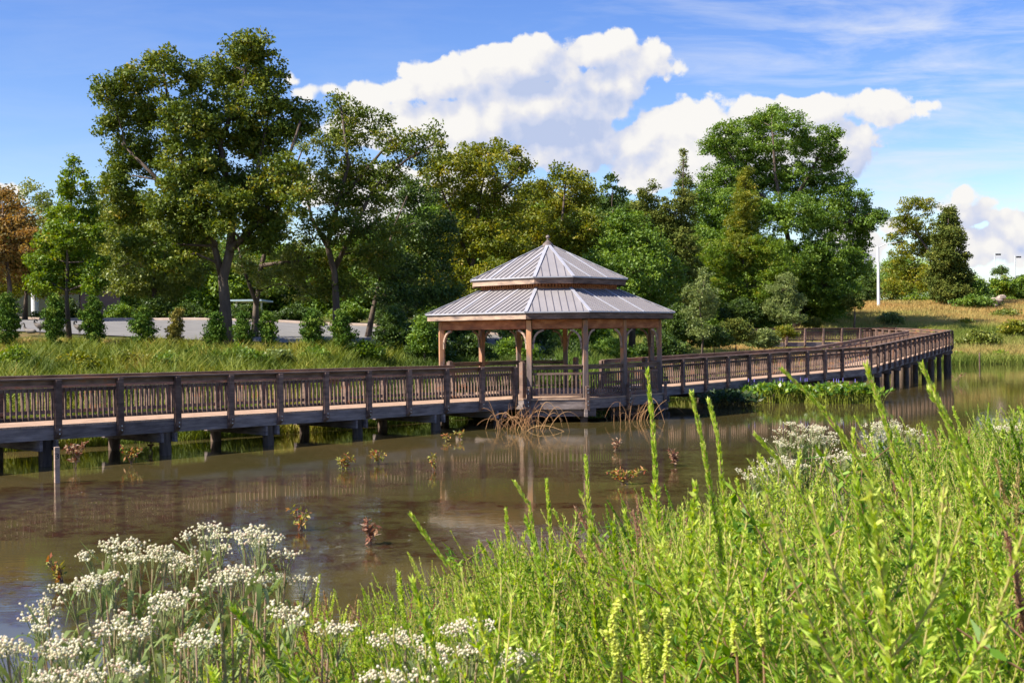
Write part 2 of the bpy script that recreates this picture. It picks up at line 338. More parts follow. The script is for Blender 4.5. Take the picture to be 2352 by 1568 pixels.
walkway(right,Rp,Rn,W,piles=[.3,2.2,4.1,6,8,9.8,11.5,13.2,15,17,19,21,23,25,27,28,30.5,33])

# ------------------------------------------------------------------ gazebo
GX,GY,GZ=1.3126,43.6572,.7894; GR,GD,GA=3.9166,.2342,.0405
def octc(r,dl=GD):
    a=[GA-dl,GA+dl,GA+math.pi/2-dl,GA+math.pi/2+dl,GA+math.pi-dl,GA+math.pi+dl,GA-math.pi/2-dl,GA-math.pi/2+dl]
    return [np.array([GX+r*math.sin(t),GY-r*math.cos(t),0.]) for t in a]       # B C D E F G H A
gaz=empty('gazebo',(GX,GY,GZ),label='octagonal timber gazebo with a two tier grey metal roof standing over the pond',cat='gazebo')
def zz(p,z): return np.array([p[0],p[1],z])
C0=octc(GR)
dk=MB(); oc=octc(GR+.16); 
# deck boards clipped to the octagon, laid across the path
dirw=np.array([.668,.744,0]); perp=np.array([-.744,.668,0]); ctr=np.array([GX,GY,0])
poly=[((p-ctr)@dirw,(p-ctr)@perp) for p in oc]
def clipx(poly,lo,hi):
    for s_,v in ((1,lo),(-1,hi)):
        out=[]
        for i in range(len(poly)):
            a,b=poly[i],poly[(i+1)%len(poly)]; fa=(a[0]-v)*s_; fb=(b[0]-v)*s_
            if fa>=0: out.append(a)
            if fa*fb<0: t=fa/(fa-fb); out.append((a[0]+(b[0]-a[0])*t,a[1]+(b[1]-a[1])*t))
        poly=out
        if len(poly)<3: return []
    return poly
q=min(p[0] for p in poly); hi=max(p[0] for p in poly)
while q<hi:
    cp=clipx(poly,q,min(q+.139,hi)); q+=.145
    if len(cp)>=3: dk.prism([ctr+dirw*p[0]+perp*p[1] for p in cp],GZ-.045,GZ)
dk.build('deck',M['deck'],gaz)
ob=octc(GR+.10)
for i in range(8):
    a,b=ob[i],ob[(i+1)%8]; d=(b-a)/np.linalg.norm(b-a)
    rb=MB(); rb.bar(zz(a,GZ-.20)+d*.02,zz(b,GZ-.20)-d*.02,.07,.30); rb.build('rim_beam',M['beam'],gaz)
# under-structure
pts=[C0[i]*.985+ctr*.015 for i in range(8)]
for i,p in enumerate(pts):
    pl=MB(); p2=ctr+(p-ctr)*.97; pl.box((p2[0],p2[1],-.25),(.12,.12,.75)); pl.build('pile',M['pile'],gaz)
for (a,b) in ((0,1),(2,3),(4,5),(6,7),(0,5),(1,4),(7,2),(6,3)):
    cb=MB(); d=(pts[b]-pts[a])/np.linalg.norm(pts[b]-pts[a]); cb.bar(zz(pts[a],GZ-.475)-d*.35,zz(pts[b],GZ-.475)+d*.35,.10,.24) ; cb.build('cross_beam',M['beam'],gaz) if a in(0,2,4,6) and b==a+1 else cb.build('cross_beam',M['beam'],gaz)
mids={ (1,2):(C0[1]+C0[2])/2,(5,6):(C0[5]+C0[6])/2 }
plist=[(C0[i],math.atan2((C0[i]-ctr)[1],(C0[i]-ctr)[0])) for i in range(8)]+[(mids[k],math.atan2((mids[k]-ctr)[1],(mids[k]-ctr)[0])) for k in mids]
ZB=3.34
for (p,a) in plist:
    pm=MB(); ca,sa=math.cos(a),math.sin(a)
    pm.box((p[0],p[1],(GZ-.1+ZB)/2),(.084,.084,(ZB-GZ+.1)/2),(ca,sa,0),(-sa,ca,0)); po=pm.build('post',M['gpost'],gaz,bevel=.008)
    st=MB(); q=ctr+(p-ctr)*(1+.2/np.linalg.norm(p-ctr)); st.box((q[0],q[1],GZ-.02),(.05,.06,.42),(ca,sa,0),(-sa,ca,0)); so=st.build('strap_post',M['wood'],po,bevel=.006)
    for dz in ((.3,.18,-.1,-.22) if p[1]<GY else ()):
        bb=MB()
        q2=ctr+(p-ctr)*(1+.25/np.linalg.norm(p-ctr)); u=np.array([ca,sa,0]); bb.tube([zz(q2,GZ+dz),zz(q2,GZ+dz)+u*.015],.018,6)
        bb.build('bolt',M['bolt'],po)
# railings and beams
def rail_panel(a,b):
    d=(b-a)/np.linalg.norm(b-a); a=a+d*.1; b=b-d*.1; L=np.linalg.norm(b-a)
    pn=MB(); pn.bar(zz(a,GZ+.80),zz(b,GZ+.80),.05,.07); pn.bar(zz(a,GZ+.11),zz(b,GZ+.11),.05,.07)
    k=max(2,int(round(L/.135)))
    for j in range(k):
        q=a+(b-a)*((j+.5)/k); pn.box((q[0],q[1],GZ+.455),(.02,.02,.31),d,np.cross((0,0,1),d))
    pn.build('railing_panel',M['rail'],gaz)
    hr=MB(); hr.bar(zz(a,GZ+.99),zz(b,GZ+.99),.04,.11); hr.bar(zz(a,GZ+PR-.0),zz(b,GZ+PR-.0),.15,.036); hr.build('handrail',M['rail'],gaz)
def bracket(p,d):
    """curved corner brace under the beam, running from post p in direction d"""
    mb=MB(); pts_=[]; n=8
    for i in range(n+1):
        t=i/n*math.pi/2; pts_.append((.62-.62*math.cos(t)*1.0 if False else .62*(1-math.cos(t)),.62*(1-math.sin(t))*-1+0.0))
    # arc from (0,-.62) to (.62,0)
    s=np.cross((0,0,1),d)*.028
    outer=[];inner=[]
    for i in range(n+1):
        t=i/n*math.pi/2; x=.38*(1-math.cos(t)); z=-.46*(1-math.sin(t)); wv=.05
        nx_,nz_=math.cos(t),-math.sin(t)
        outer.append((x-nx_*0,z)); inner.append((x+nx_*wv*1.3,z+nz_*wv*1.3))
    vs=[];fs=[]
    for (x,z),(x2,z2) in zip(outer,inner):
        for sg in (-1,1):
            for (xx,zz_) in ((x,z),(x2,z2)):
                q=p+d*(.1+xx)+s*sg; vs.append((q[0],q[1],ZB-.30+zz_))
    for i in range(n):
        b=i*4; c_=b+4
        fs+=[(b,b+1,c_+1,c_),(b+2,c_+2,c_+3,b+3),(b,c_,c_+2,b+2),(b+1,b+3,c_+3,c_+1)]
    fs+=[(0,2,3,1),(n*4,n*4+1,n*4+3,n*4+2)]
    mb.add(vs,fs)
    q=p+d*.125; mb.box((q[0],q[1],ZB-.30-.52),(.025,.028,.12),d,np.cross((0,0,1),d))
    mb.build('corner_brace',M['fascia'],gaz)
seq=[]
for i in range(8):
    j=(i+1)%8; a,b=C0[i],C0[j]
    if (i,j) in mids: m=mids[(i,j)]; seq+=[(a,m),(m,b)]
    elif (i,j)==(7,0) or (i,j)==(3,4): seq.append((a,b,'open'))
    else: seq.append((a,b))
for s_ in seq:
    a,b=s_[0],s_[1]; d=(b-a)/np.linalg.norm(b-a)
    if len(s_)==2: rail_panel(a,b)
    bm=MB(); bm.bar(zz(a,ZB-.13)+d*.098,zz(b,ZB-.13)-d*.098,.12,.30); bm.build('top_beam',M['cedar'],gaz)
    if np.linalg.norm(b-a)>1.7 or True:
        bracket(a,d); bracket(b,-d)
# newel posts at the two openings
for p,h_ in ((Lp[-1],1.28),):
    pass
def newel(x,y,z):
    mb=MB(); mb.box((x,y,z+.5),(.085,.085,.67),(.7,.71,0),(-.71,.7,0)); mb.prism([(x-.08,y),(x,y-.08),(x+.08,y),(x,y+.08)],z+1.17,z+1.2); mb.build('newel_post',M['rail'],gaz,bevel=.01)
newel(.33,40.1,GZ); newel(-2.15,42.15,GZ); newel(2.45,47.3,GZ); newel(4.9,45.3,GZ)
# roofs
def roof(r0,z0,r1,z1,name,extra):
    A=octc(r0,.2351); Bt=octc(r1,.2351)
    root=MB()
    n=8; vs=[zz(p,z0) for p in A]+[zz(p,z1) for p in Bt]+[zz(p,z0-.035) for p in A]+[zz(p,z1-.035) for p in Bt]
    fs=[]
    for i in range(8):
        j=(i+1)%8; fs+=[(i,j,8+j,8+i),(16+j,16+i,24+i,24+j),(i,16+i,16+j,j),(8+i,8+j,24+j,24+i)]
    root.add(vs,fs); ro=root.build(name,M['metal'],gaz)
    seams=MB(); brt=MB(); caps=MB(); fas=MB()
    for i in range(8):
        j=(i+1)%8; a,b=zz(A[i],z0),zz(A[j],z0); c_,d_=zz(Bt[j],z1),zz(Bt[i],z1)
        e_=(b-a); L=np.linalg.norm(e_); e_/=L; m0=(a+b)/2; up=((c_+d_)/2-m0); H_=np.linalg.norm(up); up/=H_
        nr=np.cross(e_,up); nr*= np.sign(nr[2])
        k=int(L/.22); Lt=np.linalg.norm(c_-d_)
        for s_ in range(1,k):
            x=(s_/k-.5)*L
            # length along slope until the hip line
            half0,half1=L/2,Lt/2
            t=1.0 if abs(x)<=half1 else (half0-abs(x))/(half0-half1)
            if t<.06: continue
            p=m0+e_*x+nr*.008; q_=p+up*(H_*t-.02)
            bright = extra and i%2==1 and (s_ in (int(k*.34),int(k*.66)))
            if bright: b9=MB(); b9.bar(p+nr*.012,q_+nr*.012,.07,.02,nr); b9.build('lap_strip',M['ridge'],ro)
            else: seams.bar(p+nr*.004,q_+nr*.004,.016,.028,nr)
        # hip cap
        h0,h1=zz(A[i],z0),zz(Bt[i],z1); dd=(h1-h0)/np.linalg.norm(h1-h0); caps.bar(h0-dd*.03+np.array([0,0,.022]),h1+np.array([0,0,.022]),.11,.022,(0,0,1))
        # drip edge
        dr=np.cross(e_,(0,0,1)); caps.bar(a+np.array([0,0,-.008])+dr*.015,b+np.array([0,0,-.008])+dr*.015,.025,.045)
    seams.build('standing_seam',M['seam'],ro); 
    if brt.v: brt.build('lap_strip',M['ridge'],ro)
    caps.build('ridge_cap',M['ridge'],ro)
    Fa=octc(r0-.07,.2351)
    for i in range(8):
        j=(i+1)%8; a,b=Fa[i],Fa[j]; d=(b-a)/np.linalg.norm(b-a)
        f=MB(); f.bar(zz(a,z0-.135),zz(b,z0-.135),.045,.18); f.build('fascia_board',M['fascia'] if i in (5,6,7) else M['wood'],ro)  # sides turned from the sun: shade put into darker wood, along with grey staining
    # soffit
    so=MB(); I=octc(r0-.1,.2351); J=octc(max(r1-.1,.2),.2351)
    so.add([zz(p,z0-.06) for p in I]+[zz(p,z1-.10) for p in J],[(8+i,8+(i+1)%8,(i+1)%8,i) for i in range(8)]); so.build('soffit',M['cedar'],ro)
    return ro
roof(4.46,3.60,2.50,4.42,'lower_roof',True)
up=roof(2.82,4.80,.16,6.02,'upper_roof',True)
lv=MB(); LA=octc(2.42,.2351)
for i in range(8):
    a,b=LA[i],LA[(i+1)%8]; L=np.linalg.norm(b-a); k=int(L/.11); d=(b-a)/L
    lv.bar(zz(a,4.42),zz(b,4.42),.06,.08); lv.bar(zz(a,4.80),zz(b,4.80),.06,.10)
    for s_ in range(k+1):
        q=a+(b-a)*s_/k; lv.box((q[0],q[1],4.61),(.03,.02,.14),d,np.cross((0,0,1),d))
lv.build('louvre_band',M['cedar'],gaz)
fi=MB(); fi.tube([(GX,GY,5.97),(GX,GY,6.1),(GX,GY,6.22)],[.24,.17,.04],8); fi.tube([(GX,GY,6.2),(GX,GY,6.3)],.035,8); fi.ball((GX,GY,6.34),.07); fi.build('finial',M['beam'],gaz,smooth=True)

# ------------------------------------------------------------------ foliage tools
def unit(a): return a/(np.linalg.norm(a,axis=-1,keepdims=True)+1e-9)
def quads(Cn,D,Nn,l,w):
    D=unit(D); S=unit(np.cross(D,Nn)); l=np.asarray(l).reshape(-1,1); w=np.asarray(w).reshape(-1,1)
    V=np.stack([Cn-D*l/2,Cn+S*w/2-D*l*.05,Cn+D*l/2,Cn-S*w/2-D*l*.05],1)
    n=len(Cn); return V.reshape(-1,3),np.arange(n*4).reshape(-1,4)
def leaves(P,size,rg,up=.35,aspect=.55,droop=0.):
    n=len(P); D=unit(rg.normal(size=(n,3))+np.array([0,0,-droop])); Nn=unit(rg.normal(size=(n,3))+np.array([0,0,up*2]))
    s=size*rg.uniform(.5,1.35,n); return quads(P,D,Nn,s,s*aspect)
DM=4.4
def crown_clusters(lobes,Y,crown_depth,rg,cr,dens):
    """lobes in picture units at depth Y -> cluster centres in metres"""
    out=[]; ctrs=[]
    for L in lobes:
        cx,cy,rx,ry=L[:4]; k=L[4] if len(L)>4 else 1.0
        yo=rg.uniform(-1,1)*crown_depth
        c=at(cx,cy,Y+yo); s=(Y+yo)/FP; a,b=rx*s,ry*s; dpt=(a+b)/2
        n=max(5,int(DM*dens*k*a*b*3.2/(cr*cr)))
        u=unit(rg.normal(size=(n,3)))*(rg.uniform(0,1,(n,1))**.42)
        p=c+u*np.array([a,dpt,b]); out.append(p); ctrs.append(c)
    return out,np.array(ctrs)
def tree(name,label,cat,Y,lobes,mat,trunk=None,tr=.2,cr=.42,lpc=55,leaf=.15,dens=.55,depth=1.6,seed=0,group=None,up=.35,twigs=.5,aspect=.6,droop=0.,base=None,limbs=()):
    rg=np.random.default_rng(seed+int(abs(Y)*13)+len(lobes)*7)
    cl,ctrs=crown_clusters(lobes,Y,depth,rg,cr,dens)
    if trunk is None:
        bx=np.mean([l[0] for l in lobes]) if base is None else base
        ty=min(l[1] for l in lobes); by=max(l[1]+l[3] for l in lobes)
        trunk=[(bx,by+40),(bx+4,by-20),(bx-3,(ty+by)/2),(np.mean([l[0] for l in lobes if l[1]<ty+60]),ty+15)]
    T=[at(x,y,Y) for x,y in trunk]; gz=float(ground_z(T[0][0],Y)); T[0][2]=min(T[0][2],gz)-.3 if T[0][2]<gz+1.5 else gz-.3
    if T[1][2]<T[0][2]+.3: T[1][2]=T[0][2]+.6
    tot=sum(np.linalg.norm(T[i+1]-T[i]) for i in range(len(T)-1)); acc=0; rad=[tr*1.35]
    for i in range(1,len(T)): acc+=np.linalg.norm(T[i]-T[i-1]); rad.append(max(.02,tr*(1-.85*acc/tot)))
    loc=(T[0][0],T[0][1],gz); root=empty(name,loc,label=label,cat=cat,group=group)
    mb=MB(); mb.tube(T,rad,9)
    bp=[];br=[]
    def densify(P,rd):
        for i in range(len(P)-1):
            for t in np.linspace(0,1,7)[:-1]: bp.append(P[i]*(1-t)+P[i+1]*t); br.append(rd[i]*(1-t)+rd[i+1]*t)
    densify(T,rad)
    for lb in limbs:
        Pp=[at(x,y,Y+rg.uniform(-.4,.4)) for x,y in lb]; rd=list(np.linspace(tr*.62,tr*.16,len(Pp))); mb.tube(Pp,rd,7); densify(Pp,rd)
    bpa=np.array(bp); bra=np.array(br)
    Pall=[];Ti=[]
    for c,pts in zip(ctrs,cl):
        dd=np.linalg.norm(bpa-c,axis=1)+np.maximum(0,bpa[:,2]-c[2])*1.2; k=int(np.argmin(dd)); a=bpa[k]; L=np.linalg.norm(c-a)
        if L>.25:
            r0_=min(bra[k]*.6,.03+.012*L); m=(a+c)/2+np.array([0,0,.12*L])+rg.normal(size=3)*.06*L
            mb.tube([a,m,c],[r0_,r0_*.7,r0_*.4],5,False)
        for p in pts[rg.uniform(size=len(pts))<twigs*.4]:
            m=(c+p)/2+rg.normal(size=3)*.12; mb.tube([c,m,p],[.022*cr/.42,.014*cr/.42,.006],3,False)
        ct=rg.uniform(0,1,len(pts))
        n=lpc; q=np.repeat(pts,n,0); g=rg.normal(size=q.shape); g=unit(g)*(rg.uniform(0,1,(len(g),1))**.5); sc3=np.array([cr,cr,cr*.62])*1.25
        cs=np.repeat(rg.uniform(.6,1.25,len(pts)),n)[:,None]
        q=q+g*sc3*cs; Pall.append(q); Ti.append(np.clip(np.repeat(ct,n)*.6+rg.uniform(0,.4,len(q)),0,1))
    mb.build('trunk',M['bark'],root,smooth=True)
    P=np.vstack(Pall); V,Q=leaves(P,leaf,rg,up,aspect,droop); V=V-np.array(loc)
    me=np_mesh('crown',V,Q,np.concatenate(Ti)); me.materials.append(mat); ob_=bpy.data.objects.new('crown',me); COL.objects.link(ob_); ob_.parent=root
    return root
G=lambda *s:[(a,tuple(c)) for a,c in s]
ML={}
ML['oak']=leafmat('oak leaves',G((0,(0.062,0.099,0.014)),(.45,(0.112,0.159,0.019)),(.8,(0.199,0.226,0.024)),(1,(0.379,0.270,0.042))),.24,.55,.25)
ML['olive']=leafmat('olive leaves',G((0,(0.096,0.136,0.021)),(.5,(0.180,0.223,0.036)),(1,(0.323,0.330,0.063))),.3,.5,.4)
ML['maple']=leafmat('maple leaves',G((0,(0.072,0.137,0.011)),(.5,(0.146,0.236,0.017)),(.85,(0.248,0.312,0.022)),(1,(0.411,0.274,0.035))),.35)
ML['orange']=leafmat('turning leaves',G((0,(.13,.12,.03)),(.4,(.27,.19,.05)),(.8,(.4,.23,.06)),(1,(.5,.34,.1))),.35)
ML['dark']=leafmat('dark leaves',G((0,(0.036,0.070,0.011)),(.5,(0.064,0.113,0.017)),(1,(0.127,0.186,0.023))),.22)
ML['yellow']=leafmat('yellow green leaves',G((0,(0.083,0.120,0.011)),(.5,(0.185,0.215,0.017)),(.85,(0.313,0.292,0.023)),(1,(0.498,0.344,0.037))),.35)
ML['green']=leafmat('green leaves',G((0,(0.066,0.130,0.015)),(.5,(0.131,0.224,0.025)),(1,(0.260,0.353,0.045))),.3)
ML['cedar']=leafmat('cedar foliage',G((0,(0.057,0.091,0.017)),(.5,(0.115,0.145,0.025)),(1,(0.230,0.229,0.040))),.15,.7,.15)
ML['birch']=leafmat('birch leaves',G((0,(0.108,0.149,0.039)),(.5,(0.189,0.243,0.065)),(1,(0.324,0.365,0.117))),.3)
ML['arbor']=leafmat('arborvitae foliage',G((0,(0.036,0.081,0.010)),(.5,(0.081,0.155,0.017)),(1,(0.201,0.255,0.030))),.15,.7,.15)
ML['arborgold']=leafmat('gold arborvitae foliage',G((0,(.09,.085,.02)),(.5,(.19,.17,.03)),(1,(.3,.24,.06))),.15,.7,.15)
TB='trees standing along the bank behind the pond'
tree('oak_tree','tall dark oak left of the gazebo, the highest tree with two rounded peaks','tree',52,
 [(570,112,62,42),(520,170,66,48),(612,175,50,50),(622,235,35,40),(375,140,42,36),(315,185,62,38),(250,215,42,36),(440,180,48,36),(330,260,90,50),(430,280,85,65),(540,260,80,60),(240,285,28,28),
  (690,262,46,46),(655,300,45,34),(330,350,85,55),(430,390,85,65),(575,330,60,40),(640,400,66,48),(270,420,52,45),(500,455,80,45),(590,470,78,46),(400,475,85,55),(300,490,62,52),(680,455,46,42,.8),(430,555,62,40),(600,560,60,34),(330,560,70,40),(470,330,60,40),(480,400,60,50),(560,415,60,44),(610,330,46,44),(455,510,60,44),(520,520,56,34,.8),(610,520,60,40),(380,600,60,36)],
 ML['oak'],trunk=[(520,800),(517,700),(512,640),(528,575),(535,490),(505,330),(560,190),(572,110)],tr=.27,cr=.36,lpc=64,leaf=.15,dens=.5,depth=1.9,seed=1,
 limbs=[[(512,645),(492,565),(430,480),(350,400),(280,330)],[(528,575),(600,505),(650,400),(690,280)],[(492,565),(440,440),(400,300),(375,170)],[(535,490),(590,400),(620,250)]])
tree('oak_tree','pale leaved tree with a thin forked trunk just right of the tall oak','tree',57,
 [(640,520,66,50,.6),(690,590,56,46,.6),(620,640,50,36,.7),(715,330,44,34,.45),(700,415,48,44,.45),(735,380,30,40,.4),(655,600,50,40,.6),(700,660,50,36,.7),(565,600,40,40,.6)],
 ML['olive'],trunk=[(583,805),(588,700),(600,610),(625,520),(660,430),(700,330)],tr=.17,cr=.36,lpc=45,leaf=.14,dens=.45,depth=1.5,seed=2,twigs=.8,limbs=[[(590,700),(560,620),(545,560)],[(600,610),(680,600),(720,590)]])
tree('willow_oak_tree','broad olive tree with drooping sunlit lower branches behind the road','tree',72,
 [(300,560,95,52),(390,610,80,46),(262,620,62,44),(330,490,85,46),(440,620,56,40),(245,530,48,46),(390,540,76,46),(300,650,70,32),(360,670,70,28),(470,570,50,46),(240,460,40,36,.7)],
 ML['olive'],trunk=[(356,760),(355,690),(350,620),(335,520),(320,460)],tr=.22,cr=.45,lpc=50,leaf=.17,dens=.5,seed=3,droop=.8)
tree('maple_tree','bright green pyramid shaped young maple at the left, standing by the road','tree',50,
 [(168,365,7,16),(158,395,10,18),(182,398,8,18),(150,425,14,20),(165,440,22,24),(198,425,8,18),(205,450,12,20),(165,485,40,28),(122,495,18,22),(212,490,18,22),(160,535,58,32),(105,550,28,24),(225,540,18,24),(150,585,74,34),(95,600,34,26),(222,600,26,28),(150,640,70,34),(95,652,34,26),(215,650,32,28)],
 ML['maple'],trunk=[(160,788),(153,690),(156,560),(163,450),(170,358)],tr=.11,cr=.26,lpc=46,leaf=.13,dens=.55,depth=.7,seed=4)
tree('maple_tree','orange turning maple at the left edge','tree',63,
 [(0,470,46,44),(45,500,42,42),(5,540,60,44),(62,560,46,40),(25,610,66,42),(-30,520,50,60),(-20,600,50,50)],ML['orange'],trunk=[(20,760),(22,660),(10,560),(5,460)],tr=.16,cr=.4,lpc=50,leaf=.16,seed=5)
tree('maple_tree','low olive tree under the orange maple at the left edge','tree',66,
 [(30,655,60,30),(90,640,50,36),(70,600,50,40),(-20,660,50,30),(110,670,40,24)],ML['yellow'],tr=.14,cr=.4,seed=6)
tree('ash_tree','thin pale tree with bare twigs behind the pyramid maple','tree',82,
 [(75,455,34,34,.5),(120,480,46,44,.5),(225,500,46,46,.6),(190,560,60,50,.6),(95,540,56,46,.7),(240,570,36,50,.7),(60,430,20,22,.4)],ML['olive'],tr=.18,cr=.5,leaf=.19,lpc=45,seed=7,twigs=.8)
tree('oak_tree','open crowned oak with one long limb reaching right over the gazebo side','tree',56,
 [(775,222,14,16),(790,258,40,34),(832,265,30,24),(800,310,54,34),(872,292,36,28,.7),(900,325,56,28,.7),(950,325,46,28,.7),(1000,305,20,24,.8),(1012,345,22,26,.8),(940,362,56,24,.8),(762,345,40,34,.7),(800,395,70,42),(880,400,62,40),(740,435,50,42,.8),(830,460,86,46),(770,520,84,50),(870,530,66,48,.8),(850,590,80,46),(740,600,66,44,.8),(790,655,70,36)],
 ML['oak'],trunk=[(777,808),(772,700),(768,625),(752,565),(775,470),(800,380),(782,235)],tr=.2,cr=.36,lpc=52,leaf=.14,dens=.45,depth=1.7,seed=8,twigs=.7,
 limbs=[[(768,620),(815,520),(860,430),(930,370),(1005,325)],[(752,565),(715,500),(700,430)],[(775,470),(850,380),(900,320)]])
tree('oak_tree','dark tree with a leaning trunk between the open oak and the gazebo','tree',60,
 [(940,450,66,44),(950,530,76,52),(900,610,74,50),(975,610,74,52),(925,680,80,36),(1010,680,66,40),(1000,530,50,50)],ML['dark'],trunk=[(838,800),(855,720),(878,620),(905,520),(935,450)],tr=.16,cr=.42,seed=9,lpc=60)
tree('tulip_tree','yellow green tree with an uneven flat top left behind the gazebo roof','tree',68,
 [(1085,345,42,20),(1150,345,46,24),(1195,385,30,32),(1060,375,50,32),(1125,395,76,38),(1000,395,36,38),(1040,445,66,42),(1130,465,86,50),(1205,445,26,36),(1060,535,86,56),(1150,555,76,56),(1040,635,86,56),(1140,655,86,56),(975,560,40,50)],
 ML['yellow'],trunk=[(1095,790),(1085,620),(1100,470),(1120,355)],tr=.22,cr=.45,leaf=.17,lpc=55,seed=10,depth=2,limbs=[[(1085,620),(1040,500),(1000,400)],[(1100,470),(1170,420),(1195,385)]])
tree('hickory_tree','golden green round tree directly above the gazebo finial','tree',73,
 [(1285,398,26,20),(1320,420,42,26),(1240,435,40,28),(1352,445,36,30),(1290,475,78,42),(1220,515,52,46),(1340,530,56,54),(1280,570,86,56),(1210,600,50,56),(1345,630,56,66),(1275,660,80,56)],
 ML['yellow'],tr=.22,cr=.46,leaf=.18,lpc=55,seed=11,depth=2,base=1290)
tree('maple_tree','mid green maple right behind the gazebo roof','tree',70,
 [(1440,505,44,34),(1420,555,56,46),(1490,560,54,46),(1450,625,76,56),(1525,640,52,56),(1400,690,76,56),(1490,705,86,46),(1380,620,50,50)],ML['green'],tr=.2,cr=.42,leaf=.16,lpc=55,seed=12)
tree('pine_tree','small flat topped pine poking above the wood between the golden tree and the cedars','tree',92,
 [(1408,410,18,9),(1398,430,16,8),(1425,440,18,9),(1400,462,40,18),(1445,475,30,16),(1410,500,40,30)],ML['dark'],tr=.14,cr=.4,leaf=.2,lpc=40,seed=13,base=1408)
tree('cedar_tree','ragged brownish cedar with two spiky tops left of the big right hand tree','tree',80,
 [(1502,428,7,14),(1478,445,12,20),(1485,475,34,26),(1522,480,22,26),(1490,520,50,36),(1530,550,40,50),(1480,580,50,40)],ML['cedar'],tr=.14,cr=.34,leaf=.15,lpc=50,seed=14,base=1492)
tree('cedar_tree','narrow thin spired cedar rising left of the big right hand tree','tree',79,
 [(1570,352,4,10,.6),(1571,374,8,14,.6),(1568,400,14,16,.6),(1572,425,20,20),(1568,460,32,30),(1562,510,42,40),(1560,570,52,46),(1570,640,60,56),(1560,700,70,46)],ML['cedar'],tr=.14,cr=.3,leaf=.14,lpc=46,seed=15,base=1568)
tree('oak_tree','biggest dark green tree right of the gazebo with a spreading ragged crown','tree',122,
 [(1770,262,36,22),(1738,285,46,28),(1815,285,42,28),(1668,305,42,28),(1640,335,30,32),(1690,345,56,36),(1760,345,66,42),(1850,325,46,40),(1902,310,30,26),(1908,355,32,40),(1660,405,56,42),(1750,415,76,50),(1850,415,76,54),(1930,435,36,42),(1978,445,16,16),(1700,475,76,54),(1810,495,86,54),(1900,505,76,54),(1970,500,54,44),(2015,500,22,20),(1972,555,34,40),(1900,585,86,54),(1820,595,76,54),(1955,610,44,36),(1900,655,76,50),(1850,690,90,40),(1915,680,44,36),(1780,670,60,50),(1622,455,46,42),(1640,510,56,50),(1600,560,50,50),(1610,630,60,60)],
 ML['green'],trunk=[(1830,775),(1828,640),(1800,500),(1780,400),(1772,270)],tr=.4,cr=.55,leaf=.22,lpc=64,dens=.5,depth=3.2,seed=16,
 limbs=[[(1828,640),(1900,540),(1960,500),(2010,500)],[(1800,500),(1720,420),(1660,330)],[(1800,500),(1860,400),(1900,320)]])
tree('cedar_tree','olive cedar standing in front of the big right hand tree','tree',113,
 [(1715,395,14,14),(1712,425,24,24),(1712,465,32,34),(1706,520,42,42),(1700,580,46,46)],ML['yellow'],tr=.14,cr=.34,leaf=.15,lpc=50,seed=17,base=1710)
tree('maple_tree','light green sloping tree below the big right hand tree','tree',112,
 [(1700,535,40,30),(1745,570,50,32),(1700,610,56,44),(1785,615,46,36),(1815,640,24,28),(1720,665,76,46),(1640,590,46,46),(1620,670,50,50)],ML['maple'],tr=.18,cr=.42,leaf=.16,lpc=56,seed=18)
tree('birch_tree','small pale birch right of the gazebo roof','tree',66,
 [(1618,632,18,18,.7),(1600,670,34,30,.7),(1635,690,22,30,.7),(1605,722,42,32,.7),(1612,760,38,22,.7)],ML['birch'],tr=.07,cr=.26,leaf=.11,lpc=42,dens=.5,depth=.6,seed=19,base=1610)
tree('birch_tree','small bushy pale birch behind the far boardwalk','tree',101,
 [(1805,642,22,16,.8),(1795,668,38,22,.8),(1822,690,30,24,.8),(1785,705,36,24,.8),(1812,725,44,16,.8)],ML['birch'],tr=.07,cr=.3,leaf=.13,lpc=50,dens=.55,depth=.7,seed=20,base=1802)
tree('ash_tree','open yellow green tree with pale slanting limbs behind the light pole','tree',160,
 [(2095,468,28,16),(2130,475,26,22),(2078,505,32,26),(2060,540,22,30),(2110,525,36,28),(2080,585,42,28),(2130,560,40,36),(2062,620,34,28),(2100,635,48,34),(2055,665,46,26),(2140,640,40,40)],ML['yellow'],trunk=[(2168,720),(2160,640),(2135,580),(2095,520),(2085,480)],tr=.3,cr=.6,leaf=.28,lpc=50,dens=.3,seed=21,depth=3,twigs=.7)
tree('cedar_tree','dense dark egg shaped cedar at the right above the meadow','tree',150,
 [(2178,485,14,12),(2178,510,26,20),(2178,545,38,28),(2178,590,48,36),(2182,635,54,36),(2182,672,54,26)],ML['cedar'],tr=.3,cr=.55,leaf=.26,lpc=60,dens=.8,depth=1,seed=22,base=2180)
tree('spruce_tree','young dark conifer left of the light pole','tree',156,
 [(1998,600,5,10),(1998,622,12,14),(1996,645,22,16),(1992,672,32,18),(1990,695,36,12)],ML['dark'],tr=.12,cr=.4,leaf=.2,lpc=46,seed=23,base=1995,depth=.5)
